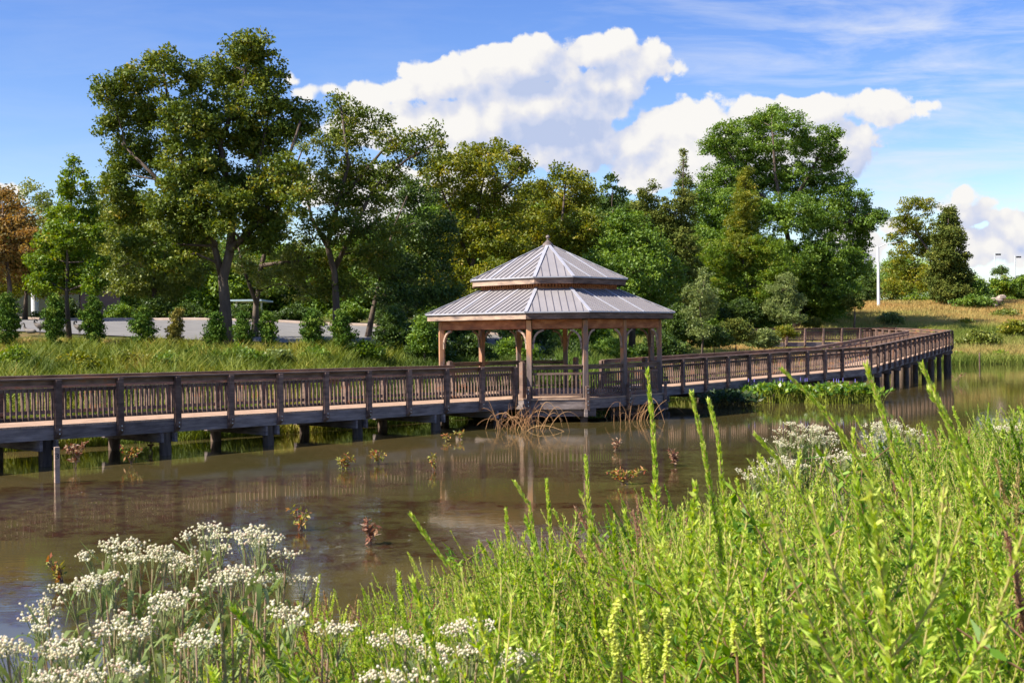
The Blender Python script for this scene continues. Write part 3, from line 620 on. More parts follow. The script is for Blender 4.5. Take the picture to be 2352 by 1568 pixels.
for k,(cx,cy,rx,ry,Y,m,lab) in enumerate([(2250,665,34,28,150,'green','green bush right beside the egg shaped cedar'),(2300,655,36,30,158,'maple','bright bush left of the pale rocks at the right edge'),(2345,655,26,36,160,'green','tall bush at the right edge of the meadow'),
   (2296,620,18,14,240,'dark','far dark round tree between the two floodlight masts'),(2342,640,18,10,250,'dark','far low tree under the right hand floodlight mast'),(2095,690,36,14,156,'maple','bright low shrub right of the light pole'),(2235,690,46,14,145,'green','low shrub below the egg shaped cedar'),(1960,690,24,20,118,'cedar','grey brown shrub left of the young conifer'),(2270,690,36,12,148,'dark','dark low shrub near the pale rocks')]):
    tree('bush' if Y<200 else 'tree',lab,'bush' if Y<200 else 'tree',Y,[(cx,cy,rx*.7,ry*.7),(cx-rx*.4,cy+ry*.3,rx*.6,ry*.6),(cx+rx*.45,cy+ry*.3,rx*.6,ry*.6)],ML[m],tr=.1,cr=.6,leaf=.28,lpc=50,seed=30+k,depth=1)
# mass of undergrowth and wood behind the nearer trees
rg=np.random.default_rng(99); P=[];T_=[]
for k in range(1250):
    px=rg.uniform(-120,1930); Y=rg.uniform(122,140) if px>1500 else (rg.uniform(92,112) if px>1000 else rg.uniform(98,116))
    top=np.interp(px,[-120,0,260,480,700,900,1000,1400,1600,2000,2080],[570,560,530,560,590,530,480,470,520,620,690]); py=rg.uniform(top,775)
    c=at(px,py,Y); r=rg.uniform(1.0,1.9); n=1000; q=c+unit(rg.normal(size=(n,3)))*r*(rg.uniform(size=(n,1))**.5)*np.array([1.2,1.2,.75]); P.append(q); T_.append(np.clip(rg.uniform()*.6+rg.uniform(0,.4,n),0,1))
for k in range(150):
    px=rg.uniform(1940,2400); Y=rg.uniform(170,190); top=np.interp(px,[1940,2000,2080,2200,2260,2352,2400],[660,600,585,610,655,645,640]); c=at(px,rg.uniform(top+15,715),Y); n=700; r=rg.uniform(1.4,2.6)
    P.append(c+unit(rg.normal(size=(n,3)))*r*(rg.uniform(size=(n,1))**.5)*np.array([1.2,1.2,.75])); T_.append(np.clip(rg.uniform()*.6+.2+rg.uniform(0,.4,n),0,1))
P=np.vstack(P); V,Q=leaves(P,.27,rg); me=np_mesh('wood',V,Q,np.concatenate(T_)); tag(link('wood',me,ML['green']),'dense dark wood filling the background behind the nearer trees','wood',kind='stuff')
# undergrowth shrubs at the foot of the trees (countable, each its own)
def shrub(label,px,py,w,h,Y,mat,seed,name='shrub',cat='shrub',leaf=.12,cr=.26,dens=.7,group=None,lpc=46):
    lb=[(px,py-h*.55,w*.4,h*.4),(px-w*.22,py-h*.35,w*.3,h*.35),(px+w*.22,py-h*.38,w*.3,h*.35),(px,py-h*.8,w*.22,h*.2)]
    return tree(name,label,cat,Y,lb,ML[mat] if isinstance(mat,str) else mat,trunk=[(px,py),(px,py-h*.3),(px,py-h*.7)],tr=.05,cr=cr,leaf=leaf,lpc=lpc,dens=dens,depth=.3,seed=seed,group=group,twigs=.3)
ub=[('dark hedge bush across the road behind the gold arborvitae',430,742,90,45,70,'dark'),('dark hedge bush across the road behind the forked trunk',560,742,110,40,70,'dark'),('dark hedge bush across the road right of the tall oak',680,742,110,42,70,'dark'),
 ('dark hedge bush across the road at the open oak',800,742,110,45,69,'green'),('dark bush across the road next to the leaning trunk',900,745,100,60,66,'dark'),('low round bush at the foot of the white column',88,745,50,28,68,'dark'),
 ('large dark bush left of the gazebo roof corner',905,815,90,110,52,'dark'),('pale sapling bush just left of the gazebo post',975,815,60,90,50,'green'),('dark bush seen under the gazebo roof, left bay',1060,800,120,80,62,'dark'),
 ('dark bush seen under the gazebo roof, middle bay',1210,800,130,80,62,'dark'),('dark bush seen under the gazebo roof, right bay',1340,800,130,80,64,'green'),('dark bush right of the gazebo eave',1560,800,110,100,68,'dark'),
 ('dark bush between the two small birches',1700,745,100,60,104,'dark'),('grey green flowering bush behind the boardwalk',1690,790,90,60,70,'cedar'),('olive bush left of the far railing',1755,800,70,45,75,'birch'),('dark bush left of the flowering bush',1640,800,80,50,68,'dark'),
 ('olive bush right of the far birch',1865,752,46,24,103,'cedar'),('dark shaded bush behind the large bush near the gazebo',1000,770,140,60,64,'dark'),('yellow flowered bush at the start of the far railing',1800,778,60,30,88,'yellow'),
 ('low dark bush on the left embankment below the arborvitae row',560,845,110,45,44,'green'),('tuft of ornamental shrubs by the kerb left of the big olive tree',200,748,60,34,68,'yellow'),('dark bush by the kerb below the big olive tree',275,748,80,50,69,'green'),('dark bush behind the maple trunk across the road',150,742,70,60,70,'dark'),('dark bush under the big olive tree across the road',350,740,90,60,71,'dark'),
 ('round sunlit bush on the bank at the far left edge',40,850,110,48,40,'maple'),('ragged bush low on the bank below the pyramid maple',180,856,120,44,41,'yellow'),('olive bush on the bank below the second arborvitae gap',290,848,90,42,42,'olive'),
 ('dark green bush on the bank in front of the golden arborvitae',380,852,90,38,42,'green'),('small dark bush on the bank left of the oak trunk',455,836,60,34,45,'arbor'),('pale grassy bush on the bank right of the oak trunk',640,838,70,34,45,'birch'),('dark bush on the bank right of the white flowers',725,836,80,36,46,'green'),('leafy bush on the bank below the leaning trunk',840,828,90,44,48,'maple'),('dark bush at the foot of the open oak',790,818,70,34,50,'dark'),
 ('dark weedy bush behind the gazebo, seen left of the front post',1080,838,120,70,53,'dark'),('dark weedy bush behind the gazebo, in the first bay',1180,840,120,66,55,'green'),('dark weedy bush behind the gazebo, in the middle bay',1290,842,120,64,57,'dark'),('dark weedy bush behind the gazebo, in the right bay',1400,838,120,60,60,'green'),('dark weedy bush right of the last gazebo post',1520,830,120,64,64,'dark'),('dark thicket at the left of the gazebo, above the railing',985,838,110,74,51,'dark'),  # weedy growth; dark foliage here also carries the tree shade in its colour
 ('small bush on the embankment left of the white flowers',500,840,60,30,44,'maple')]
for k,a in enumerate(ub): shrub(*a,seed=50+k)
# arborvitae row
AR=[(15,800,52,125,'arbor','bushy arborvitae at the left edge, first of the row'),(125,800,46,122,'arbor','arborvitae between the two standing geese'),(215,800,58,122,'arbor','wide dark arborvitae right of the walking goose'),(330,800,62,100,'arbor','dark arborvitae with sparse base left of the golden one'),(405,812,34,106,'arborgold','slim golden arborvitae in the row'),(492,820,46,108,'arbor','sunlit arborvitae just left of the tall oak trunk'),(557,805,50,92,'arbor','arborvitae right of the oak trunk with a brown dead patch'),(617,805,46,90,'arbor','rounded arborvitae between the forked trunk and the open road'),(720,808,52,98,'arbor','thin arborvitae with a see through base left of the open oak'),(785,812,54,102,'arbor','shaded arborvitae in front of the open oak trunk')]
for k,(px,py,w,h,m,lab) in enumerate(AR):
    rj=np.random.default_rng(k+9); w*=1.15+.3*rj.uniform(); py+=rj.uniform(-3,3); lb=[(px+rj.uniform(-4,4),py-h*.93,w*.13,h*.08),(px,py-h*.8,w*.27,h*.13),(px+rj.uniform(-5,5),py-h*.62,w*.36,h*.15),(px+rj.uniform(-6,6),py-h*.45,w*.4,h*.15),(px,py-h*.27,w*.34,h*.16,.8),(px+1,py-h*.12,w*.22,h*.1,.5)]
    tree('arborvitae',lab,'shrub',47.5+.25*(k%3),lb,ML[m],trunk=[(px,py),(px,py-h*.4),(px,py-h*.85)],tr=.05,cr=.16,leaf=.10,lpc=40,dens=.62,depth=.05,seed=80+k,group='arborvitae planted in a row along the road',twigs=.1,aspect=.45,up=.1,droop=-.8)

# ------------------------------------------------------------------ grass
def vnoise(x,y,s,seed=0):
    return .5+.5*np.sin(x*s+seed+1.7*np.sin(y*s*.8+seed*2))*np.cos(y*s*1.2+1.3*np.sin(x*s*.7+seed*3))
def blades(X_,Y_,h,w,rg,lean=.35,curve=.4,tint=None):
    n=len(X_); Z_=ground_z(X_,Y_)-.03; az=rg.uniform(0,2*np.pi,n); ln=rg.uniform(0,1,n)*lean
    d=np.stack([np.cos(az)*ln,np.sin(az)*ln,np.ones(n)],1); d2=np.stack([np.cos(az)*(ln+curve),np.sin(az)*(ln+curve),np.ones(n)*.8],1)
    fa=rg.uniform(0,np.pi,n); s=np.stack([np.cos(fa),np.sin(fa)*.5,np.zeros(n)],1)*w[:,None]/2
    b=np.stack([X_,Y_,Z_],1); m=b+unit(d)*h[:,None]*.55; t=m+unit(d2)*h[:,None]*.45
    V=np.stack([b-s,b+s,m+s*.8,m-s*.8,t+s*.12,t-s*.12],1).reshape(-1,3); i=np.arange(n)*6
    Q=np.stack([np.stack([i,i+1,i+2,i+3],1),np.stack([i+3,i+2,i+4,i+5],1)],1).reshape(-1,4)
    return V,Q,np.repeat(tint,2) if tint is not None else None
ML['grass']=leafmat('bank grass',G((0,(0.065,0.107,0.015)),(.3,(0.143,0.189,0.024)),(.55,(0.273,0.302,0.039)),(.75,(0.389,0.328,0.066)),(1,(0.467,0.277,0.099))),.3,.6,.2)
ML['meadow']=leafmat('meadow grass',G((0,(0.125,0.191,0.030)),(.3,(0.260,0.292,0.060)),(.5,(0.437,0.370,0.120)),(.8,(0.573,0.381,0.130)),(1,(0.605,0.337,0.120))),.3,.7,.15)
rg=np.random.default_rng(5)
n=260000; Xa=rg.uniform(-24,14,n); Da=rg.uniform(0,1,n)**1.3*24-.1; Ya=far_shore(Xa)+Da
keep=(Ya<54.2)&((Xa<3)|(Da<14))&~((Xa>-12.5)&(Xa<-8.8)&(Da>15.5)&(Da<21)&(rg.uniform(size=n)<.85)); Xa,Ya,Da=Xa[keep],Ya[keep],Da[keep]
pn=np.clip((vnoise(Xa,Ya,.7,1)*.6+vnoise(Xa,Ya,1.9,4)*.4-.5)*1.9+.5,0,1); h=(.22+.95*np.clip((vnoise(Xa,Ya,1.1,2)*.6+vnoise(Xa,Ya,2.7,8)*.4-.5)*1.8+.5,0,1))*np.interp(Da,[0,3,12,18,21,24],[.95,.95,.8,.55,.36,.22])*rg.uniform(.5,1.35,len(Xa))*(1-.5*sm(-7,-3,Xa))
tn=np.clip(.08+.52*pn**1.2+.3*rg.uniform(size=len(Xa))-.45*sm(-7,-2,Xa)-.05+.15*sm(14,22,Da),0,1)  # tint drops behind the gazebo: tree shade put into the grass colour
V,Q,t=blades(Xa,Ya,h,rg.uniform(.018,.045,len(Xa)),rg,.5,.7,tn)
tag(link('bank_grass',np_mesh('bank_grass',V,Q,t),ML['grass']),'tall green grass covering the bank behind the boardwalk','grass',kind='stuff')
n=120000; Xa=rg.uniform(2,30,n); Ya=far_shore(Xa)+rg.uniform(0,1,n)*36; keep=(Ya<100)&(Xa/Ya<.33)&(Ya<104); Xa,Ya=Xa[keep],Ya[keep]
pn=vnoise(Xa,Ya,.5,3); tn=np.clip(.1+.6*pn+.3*rg.uniform(size=len(Xa))-.55*(1-sm(7,12,Xa)),0,1); V,Q,t=blades(Xa,Ya,rg.uniform(.35,.85,len(Xa)),rg.uniform(.03,.06,len(Xa)),rg,.35,.4,tn)
tag(link('marsh_grass',np_mesh('marsh_grass',V,Q,t),ML['meadow']),'tan and green marsh grass between the two arms of the boardwalk','grass',kind='stuff')
n=230000; u=rg.uniform(.19,.48,n); Ya=rg.uniform(96,162,n); Xa=u*Ya; d=Ya-far_shore(Xa); keep=(d>-.3); Xa,Ya,d=Xa[keep],Ya[keep],d[keep]
pn=vnoise(Xa,Ya,.16,6)*.6+vnoise(Xa,Ya,.5,9)*.4; tn=np.clip(np.interp(d,[0,3,10,20,28,50],[.2,.55,.4,.25,.6,.75])+.45*(pn-.5)+.3*(rg.uniform(size=len(Xa))-.5),0,1)
hh=rg.uniform(.5,1.0,len(Xa)); V,Q,t=blades(Xa,Ya,hh,rg.uniform(.05,.1,len(Xa)),rg,.35,.35,tn)
tag(link('meadow_grass',np_mesh('meadow_grass',V,Q,t),ML['meadow']),'tan and orange meadow grass on the slope at the right','grass',kind='stuff')
for k,(px,py,w,h_,Y,m,lab) in enumerate([(2120,790+6,70,40,112,'yellow','olive bush on the meadow above the water, left'),(2250,800,90,44,112,'olive','wide green bush on the meadow above the stake'),(2330,770,70,34,118,'yellow','green bush on the meadow at the right edge'),(2215,760,50,26,128,'yellow','yellow green bush in the middle of the meadow'),(2310,730,60,20,136,'olive','dark low bush high on the meadow'),(2050,742,60,22,126,'birch','pale bush on the meadow behind the far railing'),(2200,832,50,22,104,'maple','bright plants on the far water edge left of the stake'),(2290,832,70,22,104,'maple','bright plants on the far water edge right of the stake')]):
    shrub(lab,px,py,w,h_,Y,m,120+k,leaf=.24,cr=.5)

# ------------------------------------------------------------------ buildings, poles, stakes
def gz_(x,y): return float(ground_z(x,y))
def boxat(px0,px1,pyt,Y,dep,zb): 
    a=at(px0,pyt,Y); b=at(px1,pyt,Y); return a[0],b[0],a[2]
BY=112.
bl=empty('building',(at(850,700,BY)[0],BY,4.3),label='brick and stucco building with blue trim half hidden behind the trees left of the gazebo',cat='building')
x0,x1,zt=boxat(560,1010,652,BY,12,4); mb=MB(); mb.box(((x0+x1)/2,BY+6,(3.2+zt)/2),((x1-x0)/2,6,(zt-3.2)/2)); mb.build('wall',M['tanwall'],bl)
mb=MB(); mb.box(((x0+x1)/2,BY+6,zt+.22),((x1-x0)/2+.3,6.3,.2)); mb.build('blue_fascia',M['blue'],bl)
for (a,b,t_,bt,m,nm) in [(880,965,662,712,'brick','brick_bay'),(560,610,655,685,'glass','window'),(640,690,650,690,'glass','window'),(740,790,655,690,'glass','window'),(985,1005,655,700,'glass','window')]:
    p=at(a,t_+6,BY); q=at(b,bt+6,BY); mb=MB(); mb.box(((p[0]+q[0])/2,BY-(.25 if m=='brick' else .05),(p[2]+q[2])/2),((q[0]-p[0])/2,.3 if m=='brick' else .06,(p[2]-q[2])/2)); mb.build(nm,M[m],bl)
cp=empty('canopy',(at(565,700,80)[0],80,4.2),label='light blue flat canopy seen between the two trunks left of the gazebo',cat='canopy')
p=at(528,688,80); q=at(600,691,80); mb=MB(); mb.box(((p[0]+q[0])/2,82,(p[2]+q[2])/2),((q[0]-p[0])/2,2,(p[2]-q[2])/2)); mb.build('roof',M['pale'],cp)
for x in (p[0]+.2,q[0]-.2):
    mb=MB(); mb.box((x,81,(3.9+p[2])/2),(.05,.05,(p[2]-3.9)/2)); mb.build('leg',M['white'],cp)
BL=78.
b2=empty('building',(at(20,700,BL)[0],BL,4),label='dark entrance of a building behind the white column at the left edge',cat='building')
x0,x1,zt=boxat(-160,160,650,BL,8,4); mb=MB(); mb.box(((x0+x1)/2,BL+6,(3.2+zt)/2),((x1-x0)/2,4,(zt-3.2)/2)); mb.build('wall',M['brick'],b2)
for k in range(5):
    x=x0+(x1-x0)*(k+.5)/5; mb=MB(); mb.box((x,BL+1.97,4.2+.7),(.8,.05,.9)); mb.build('window',M['glass'],b2)
mb=MB(); mb.box(((x0+x1)/2,BL+.6,zt+.1),((x1-x0)/2+.3,2.6,.2)); mb.build('canopy_roof',M['tanwall'],b2)
for px,lab in ((80,'thick white column at the left under the maple'),):
    Yc=69.5; c=at(px,700,Yc); z=gz_(c[0],Yc); e_=empty('column',(c[0],Yc,z),label=lab,cat='column')
    mb=MB(); mb.tube([(c[0],Yc,z-.2),(c[0],Yc,z+3.6)],[.2,.2],20); mb.build('shaft',M['white'],e_,smooth=False)
    mb=MB(); mb.box((c[0],Yc,z+.06),(.3,.3,.1)); mb.build('base',M['concrete'],e_)
# street light
Y0=148.; c=at(2018,708,Y0); z=gz_(c[0],Y0); t_=at(2016,566,Y0); e_=empty('street_lamp',(c[0],Y0,z),label='tall white light pole with a curved arm in the meadow at the right',cat='street lamp')
mb=MB(); mb.tube([(c[0],Y0,z-.2),(c[0],Y0,t_[2])],[.2,.13],12); mb.build('pole',M['white'],e_)
h=at(2062,556,Y0-1.5); mb=MB(); mb.tube([(c[0],Y0,t_[2]-.15),(c[0]+.8,Y0-.4,t_[2]+.25),h],[.06,.05,.045],8); mb.build('arm',M['galv'],e_)
mb=MB(); mb.box((h[0]+.25,h[1]-.1,h[2]-.02),(.36,.16,.08)); mb.build('lamp_head',M['dark'],e_,bevel=.03)
for px,py,pb,Y0,lab in ((2284,581,648,270.,'thin floodlight mast left of the other one at the far right'),(2331,587,640,280.,'thin floodlight mast closest to the right edge')):
    c=at(px,py,Y0); z=gz_(c[0],Y0); e_=empty('floodlight_mast',(c[0],Y0,z),label=lab,cat='light mast',group='floodlight masts on the skyline')
    mb=MB(); mb.tube([(c[0],Y0,z-.2),c],[.16,.1],8); mb.build('pole',M['galv'],e_)
    mb=MB(); mb.box((c[0]+.5,Y0,c[2]-.15),(.55,.06,.05)); mb.build('arm',M['galv'],e_)
    for k in range(2): mb=MB(); mb.box((c[0]+.45+.6*k,Y0-.2,c[2]-.35),(.24,.2,.17)); mb.build('lamp_head',M['dark'],e_,bevel=.03)
# pale rocks at right
rgk=np.random.default_rng(3)
for k,(px,py,r) in enumerate([(2288,690,.6),(2300,682,.4),(2282,700,.45)]):
    Y0=146.; c=at(px,py,Y0); g=gz_(c[0],Y0); mb=MB(); mb.ball((c[0],Y0,max(g+.25*r,c[2])),r,9,6,(1.4,.9,.6)); mb.v=[tuple(np.array(v)+rgk.normal(size=3)*.09*r) for v in mb.v]
    tag(mb.build('rock',M['concrete']),['largest pale rock beside the bushes at the right edge','upper pale rock beside the bushes at the right edge','lowest pale rock beside the bushes at the right edge'][k],'rock','pale rocks at the right edge of the meadow')
# stakes
def stake(px,pyt,pyb,label,num=None):
    zt=None; u,wv=ray(px,pyb); Ys=CH/(-wv); b=at(px,pyb,Ys); t=at(px,pyt,Ys)
    e_=empty('marker_stake',(b[0],Ys,0),label=label,cat='stake'); mb=MB(); mb.box((b[0],Ys,(t[2]-.6)/2),(.05,.045,(t[2]+.6)/2),(.85,.53,0),(-.53,.85,0)); mb.build('stake_board',M['fascia'] if num else M['rail'],e_,bevel=.006)
    if num:
        tx=bpy.data.curves.new('numeral','FONT'); tx.body=num; tx.size=.17; tx.align_x='CENTER'; tx.extrude=.002; tx.materials.append(M['dark']); o0=bpy.data.objects.new('tmp',tx); COL.objects.link(o0); dg=bpy.context.evaluated_depsgraph_get(); me=bpy.data.meshes.new_from_object(o0.evaluated_get(dg)); bpy.data.objects.remove(o0); me.name='numeral'; o=bpy.data.objects.new('numeral',me); COL.objects.link(o); o.parent=e_
        nv=Vector((.53,-.85,0)); o.location=(nv.x*.048+.0,nv.y*.048,t[2]-.24); o.rotation_euler=(R(90),0,math.atan2(.53,.85))
stake(131,1026,1108,'weathered wooden stake with a black 3, standing in the water at the left','3')
stake(2250,810,838,'thin grey stake standing in the water near the far shore')

# ------------------------------------------------------------------ geese
def goose(px,py,Y,face,label,pose):
    c=at(px,py,Y); z=gz_(c[0],Y)+.05; f=face
    N_=[(-.30,0,.40),(-.12,0,.38),(.08,0,.40),(.20,0,.47)]; rad=[.03,.125,.14,.085]
    if pose=='stand': N_+=[(.24,0,.58),(.25,0,.70),(.30,0,.76),(.36,0,.745)]; rad+=[.05,.036,.048,.026]
    elif pose=='preen': N_+=[(.27,0,.56),(.24,0,.66),(.15,0,.66),(.12,0,.58)]; rad+=[.05,.036,.048,.026]
    else: N_=[(a,b,d-.22) for a,b,d in N_]+[(.26,0,.36),(.25,0,.46),(.30,0,.53),(.35,0,.52)]; rad+=[.05,.036,.045,.026]
    me=bpy.data.meshes.new('body'); vs=[(a*f,b,d) for a,b,d in N_]; ed=[(i,i+1) for i in range(len(N_)-1)]
    if pose!='sit':
        for s_ in (-.05,.05):
            k=len(vs); vs+=[(0,s_,.28),(.01*f,s_,.16),(0,s_,.02),(.07*f,s_,.01)]; ed+=[(1,k),(k,k+1),(k+1,k+2),(k+2,k+3)]; rad+=[.04,.014,.012,.012]
    me.from_pydata(vs,ed,[]); o=bpy.data.objects.new('goose',me); COL.objects.link(o); o.location=(c[0],Y,z); o.rotation_euler=(0,0,R(8*f))
    m=o.modifiers.new('skin','SKIN'); 
    if not me.skin_vertices: 
        bpy.context.view_layer.objects.active=o
    me.update(); sv=me.skin_vertices[0].data if me.skin_vertices else None
    if sv:
        for i,r in enumerate(rad): sv[i].radius=(r,r*.85)
        sv[1].use_root=True
    s=o.modifiers.new('sub','SUBSURF'); s.levels=2; s.render_levels=2
    me.materials.append(M['goose']); tag(o,label,'goose','geese resting beside the road')
def goosemat():
    m,nt=newmat('goose feathers'); L=nt.links.new; tc=N(nt,'ShaderNodeTexCoord'); sp=N(nt,'ShaderNodeSeparateXYZ'); L(tc.outputs['Object'],sp.inputs[0])
    r=ramp(nt,[(0,(.05,.045,.04)),(.24,(.2,.17,.14)),(.34,(.09,.07,.055)),(.50,(.12,.095,.07)),(.53,(.012,.012,.012)),(.72,(.012,.012,.012)),(.74,(.02,.02,.02))]); L(sp.outputs[2],r.inputs[0])
    p=N(nt,'ShaderNodeBsdfPrincipled',inp={'Roughness':.7}); L(r.outputs[0],p.inputs[0]); o=N(nt,'ShaderNodeOutputMaterial'); L(p.outputs[0],o.inputs[0]); return m
M['goose']=goosemat()
goose(92,781,53.5,-1,'goose standing with its neck folded, between the first two arborvitae','preen')
goose(183,781,53.5,-1,'goose with curved black neck just right of the maple trunk','preen')
goose(69,783,53.2,-1,'goose sitting low at the left end of the flock','sit')
goose(478,776,53.8,1,'goose resting on the bare soil right of the golden arborvitae','sit')
# patch of bare reddish soil by the road
# ------------------------------------------------------------------ pond plants
class QB:
    """collects quads with a tint per face"""
    def __init__(s): s.V=[];s.Q=[];s.T=[];s.n=0
    def add(s,V,Q,t):
        s.V.append(V); s.Q.append(Q+s.n); s.n+=len(V); s.T.append(np.broadcast_to(t,(len(Q),)).astype(float))
    def quads(s,C,D,Nn,l,w,t): V,Q=quads(C,D,Nn,l,w); s.add(V,Q,t)
    def tube(s,P,r,t,n=4):
        P=np.array(P,float); k=len(P); r=np.broadcast_to(r,(k,)); d=unit(np.gradient(P,axis=0)); a=unit(np.cross(d,np.array([.13,1,.1]))); b=np.cross(d,a); th=np.arange(n)*2*np.pi/n
        V=(P[:,None]+(a[:,None]*np.cos(th)[None,:,None]+b[:,None]*np.sin(th)[None,:,None])*r[:,None,None]).reshape(-1,3)
        i=np.arange(k-1)[:,None]*n; j=np.arange(n)[None]; Q=np.stack([i+j,i+(j+1)%n,i+n+(j+1)%n,i+n+j],-1).reshape(-1,4); s.add(V,Q,t)
    def arr(s): return np.vstack(s.V),np.vstack(s.Q),np.concatenate(s.T)
    def build(s,name,mat,parent=None,loc=None):
        V,Q,T=s.arr()
        if parent is not None: V=V-np.array(parent.location)
        me=np_mesh(name,V,Q,T); me.materials.append(mat); o=bpy.data.objects.new(name,me); COL.objects.link(o)
        if parent is not None: o.parent=parent
        return o
def bez(a,b,c,n=10):
    t=np.linspace(0,1,n)[:,None]; a,b,c=map(np.array,(a,b,c)); return a*(1-t)**2+2*b*t*(1-t)+c*t*t
ML['reed']=leafmat('dead reed',G((0,(0.230,0.110,0.047)),(.6,(0.483,0.260,0.111)),(1,(0.644,0.380,0.170))),.1,.6,.3)
ML['aqua']=leafmat('pickerelweed leaves',G((0,(.05,.12,.012)),(.5,(.13,.25,.02)),(.85,(.25,.33,.03)),(1,(.38,.36,.05))),.35,.35,.5)
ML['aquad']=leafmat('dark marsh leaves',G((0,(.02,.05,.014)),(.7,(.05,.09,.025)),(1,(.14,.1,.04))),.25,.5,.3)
ML['seedl']=leafmat('yellowing seedling leaves',G((0,(.16,.2,.03)),(.5,(.36,.32,.06)),(.8,(.45,.2,.06)),(1,(.4,.1,.06))),.3)
ML['red']=leafmat('red seedling leaves',G((0,(.15,.05,.035)),(.4,(.27,.12,.06)),(.8,(.38,.24,.12)),(1,(.5,.38,.25))),.3)
def onwater(px,py): 
    u,wv=ray(px,py); Y=CH/(-wv); return at(px,py,Y)
def reeds(px,py,wid,hgt,n,label,seed,straight=.3):
    rg=np.random.default_rng(seed); c=onwater(px,py); Y=c[1]; k=Y/FP; b=QB()
    for _ in range(n):
        x=c[0]+rg.normal()*wid*k*.2; y=Y+rg.normal()*.35; h=rg.uniform(.3,1)*hgt*k
        if rg.uniform()<straight: e=(x+rg.normal()*.35,y+rg.normal()*.3,h*rg.uniform(.9,1.3)); m=(x+rg.normal()*.08,y,h*.6)
        else: sx=rg.choice([-1,1]); s_=rg.uniform(.25,.55)*wid*k*rg.uniform(.5,1.2); e=(x+sx*s_,y+rg.normal()*.5,rg.uniform(-.05,h*.45)); m=(x+sx*s_*rg.uniform(.3,.8),y,h*rg.uniform(1.1,2.1))
        P=bez((x,y,-.1),m,e,14); b.tube(P,np.linspace(.0075,.004,14),rg.uniform(),4)
    o=b.build('dead_reeds',ML['reed']); tag(o,label,'reed clump')
reeds(1205,985,180,74,44,'tan clump of dead reeds looping over the water in front of the gazebo',1,.38)
reeds(1455,965,150,66,36,'tan clump of dead reeds with upright straws, right of the looping clump',2,.68)
def pickerel(px,py,wid,hgt,n,label,mat,seed,flowers=0):
    rg=np.random.default_rng(seed); c=onwater(px,py); k=c[1]/FP; root=empty('pickerelweed',tuple(c),label=label,cat='water plant'); st=QB(); lf=QB(); fl=QB()
    for _ in range(n):
        x=c[0]+rg.uniform(-.5,.5)*wid*k; y=c[1]+rg.uniform(0,1.6); ed=1-abs(x-c[0])/(wid*k*.55); h=hgt*k*rg.uniform(.5,1.05)*(.5+.5*max(ed,0)**.5)
        tip=np.array([x+rg.normal()*.14,y+rg.normal()*.1,h]); st.tube([(x,y,-.1),((x+tip[0])/2,y,h*.6),tip],[.012,.01,.008],.9,3)
        for q in range(2):
            d=np.array([rg.normal(),rg.normal()*.7,rg.uniform(.1,1.1)]); lf.quads((tip+unit(d)*.1)[None],d[None],unit(rg.normal(size=(1,3))+[0,-.5,.8]),[rg.uniform(.18,.32)],[rg.uniform(.09,.15)],np.clip(rg.uniform(0,1)*.9,0,1))
    for _ in range(flowers):
        x=c[0]+rg.uniform(-.5,.5)*wid*k; y=c[1]+rg.uniform(.2,1.4); h=hgt*k*1.15; st.tube([(x,y,0),(x,y,h)],[.01,.008],.5,3); fl.tube([(x,y,h),(x,y,h+.14)],[.022,.012],0,6)
    st.build('stalks',mat,root); lf.build('leaves',mat,root)
    if flowers: fl.build('flower_spikes',ML['viol'],root)
ML['viol']=leafmat('violet flowers',G((0,(.2,.17,.5)),(1,(.3,.24,.6))),.2)
pickerel(1795,926,155,42,420,'bright green pickerelweed clump with violet spikes under the boardwalk, left one',ML['aqua'],3,8)
pickerel(1950,927,165,42,450,'bright green pickerelweed clump with violet spikes under the boardwalk, right one',ML['aqua'],4,7)
pickerel(1682,940,110,36,320,'dark shaded marsh plants at the left end of the bright pickerelweed',ML['aquad'],5)
def seedling(px,py,w,h,label,mat='seedl',n=26,seed=0,leaf=.10):
    rg=np.random.default_rng(seed+500); c=onwater(px,py); k=c[1]/FP; root=empty('seedling',tuple(c),label=label,cat='water seedling'); st=QB(); lf=QB()
    n=int(n*1.5)
    for i in range(5):
        t=np.array([c[0]+rg.uniform(-.5,.5)*w*k,c[1]+rg.normal()*.08,h*k*rg.uniform(.6,1)]); P=bez((c[0]+rg.normal()*.02,c[1],-.05),(c[0]+(t[0]-c[0])*.3,c[1],t[2]*.6),t,6); st.tube(P,.006,.9,3)
        m=n//5; ps=P[rg.integers(2,6,m)]+rg.normal(size=(m,3))*.02; d=rg.normal(size=(m,3))+[0,0,.3]; lf.quads(ps+unit(d)*leaf*.5,d,unit(rg.normal(size=(m,3))+[0,-.3,1]),rg.uniform(.7,1.3,m)*leaf,rg.uniform(.3,.45,m)*leaf,rg.uniform(0,1,m))
    st.build('stem',ML['stem'],root); lf.build('leaves',ML[mat],root)
ML['stem']=leafmat('brown stems',G((0,(.1,.06,.04)),(1,(.2,.13,.1))),.05)
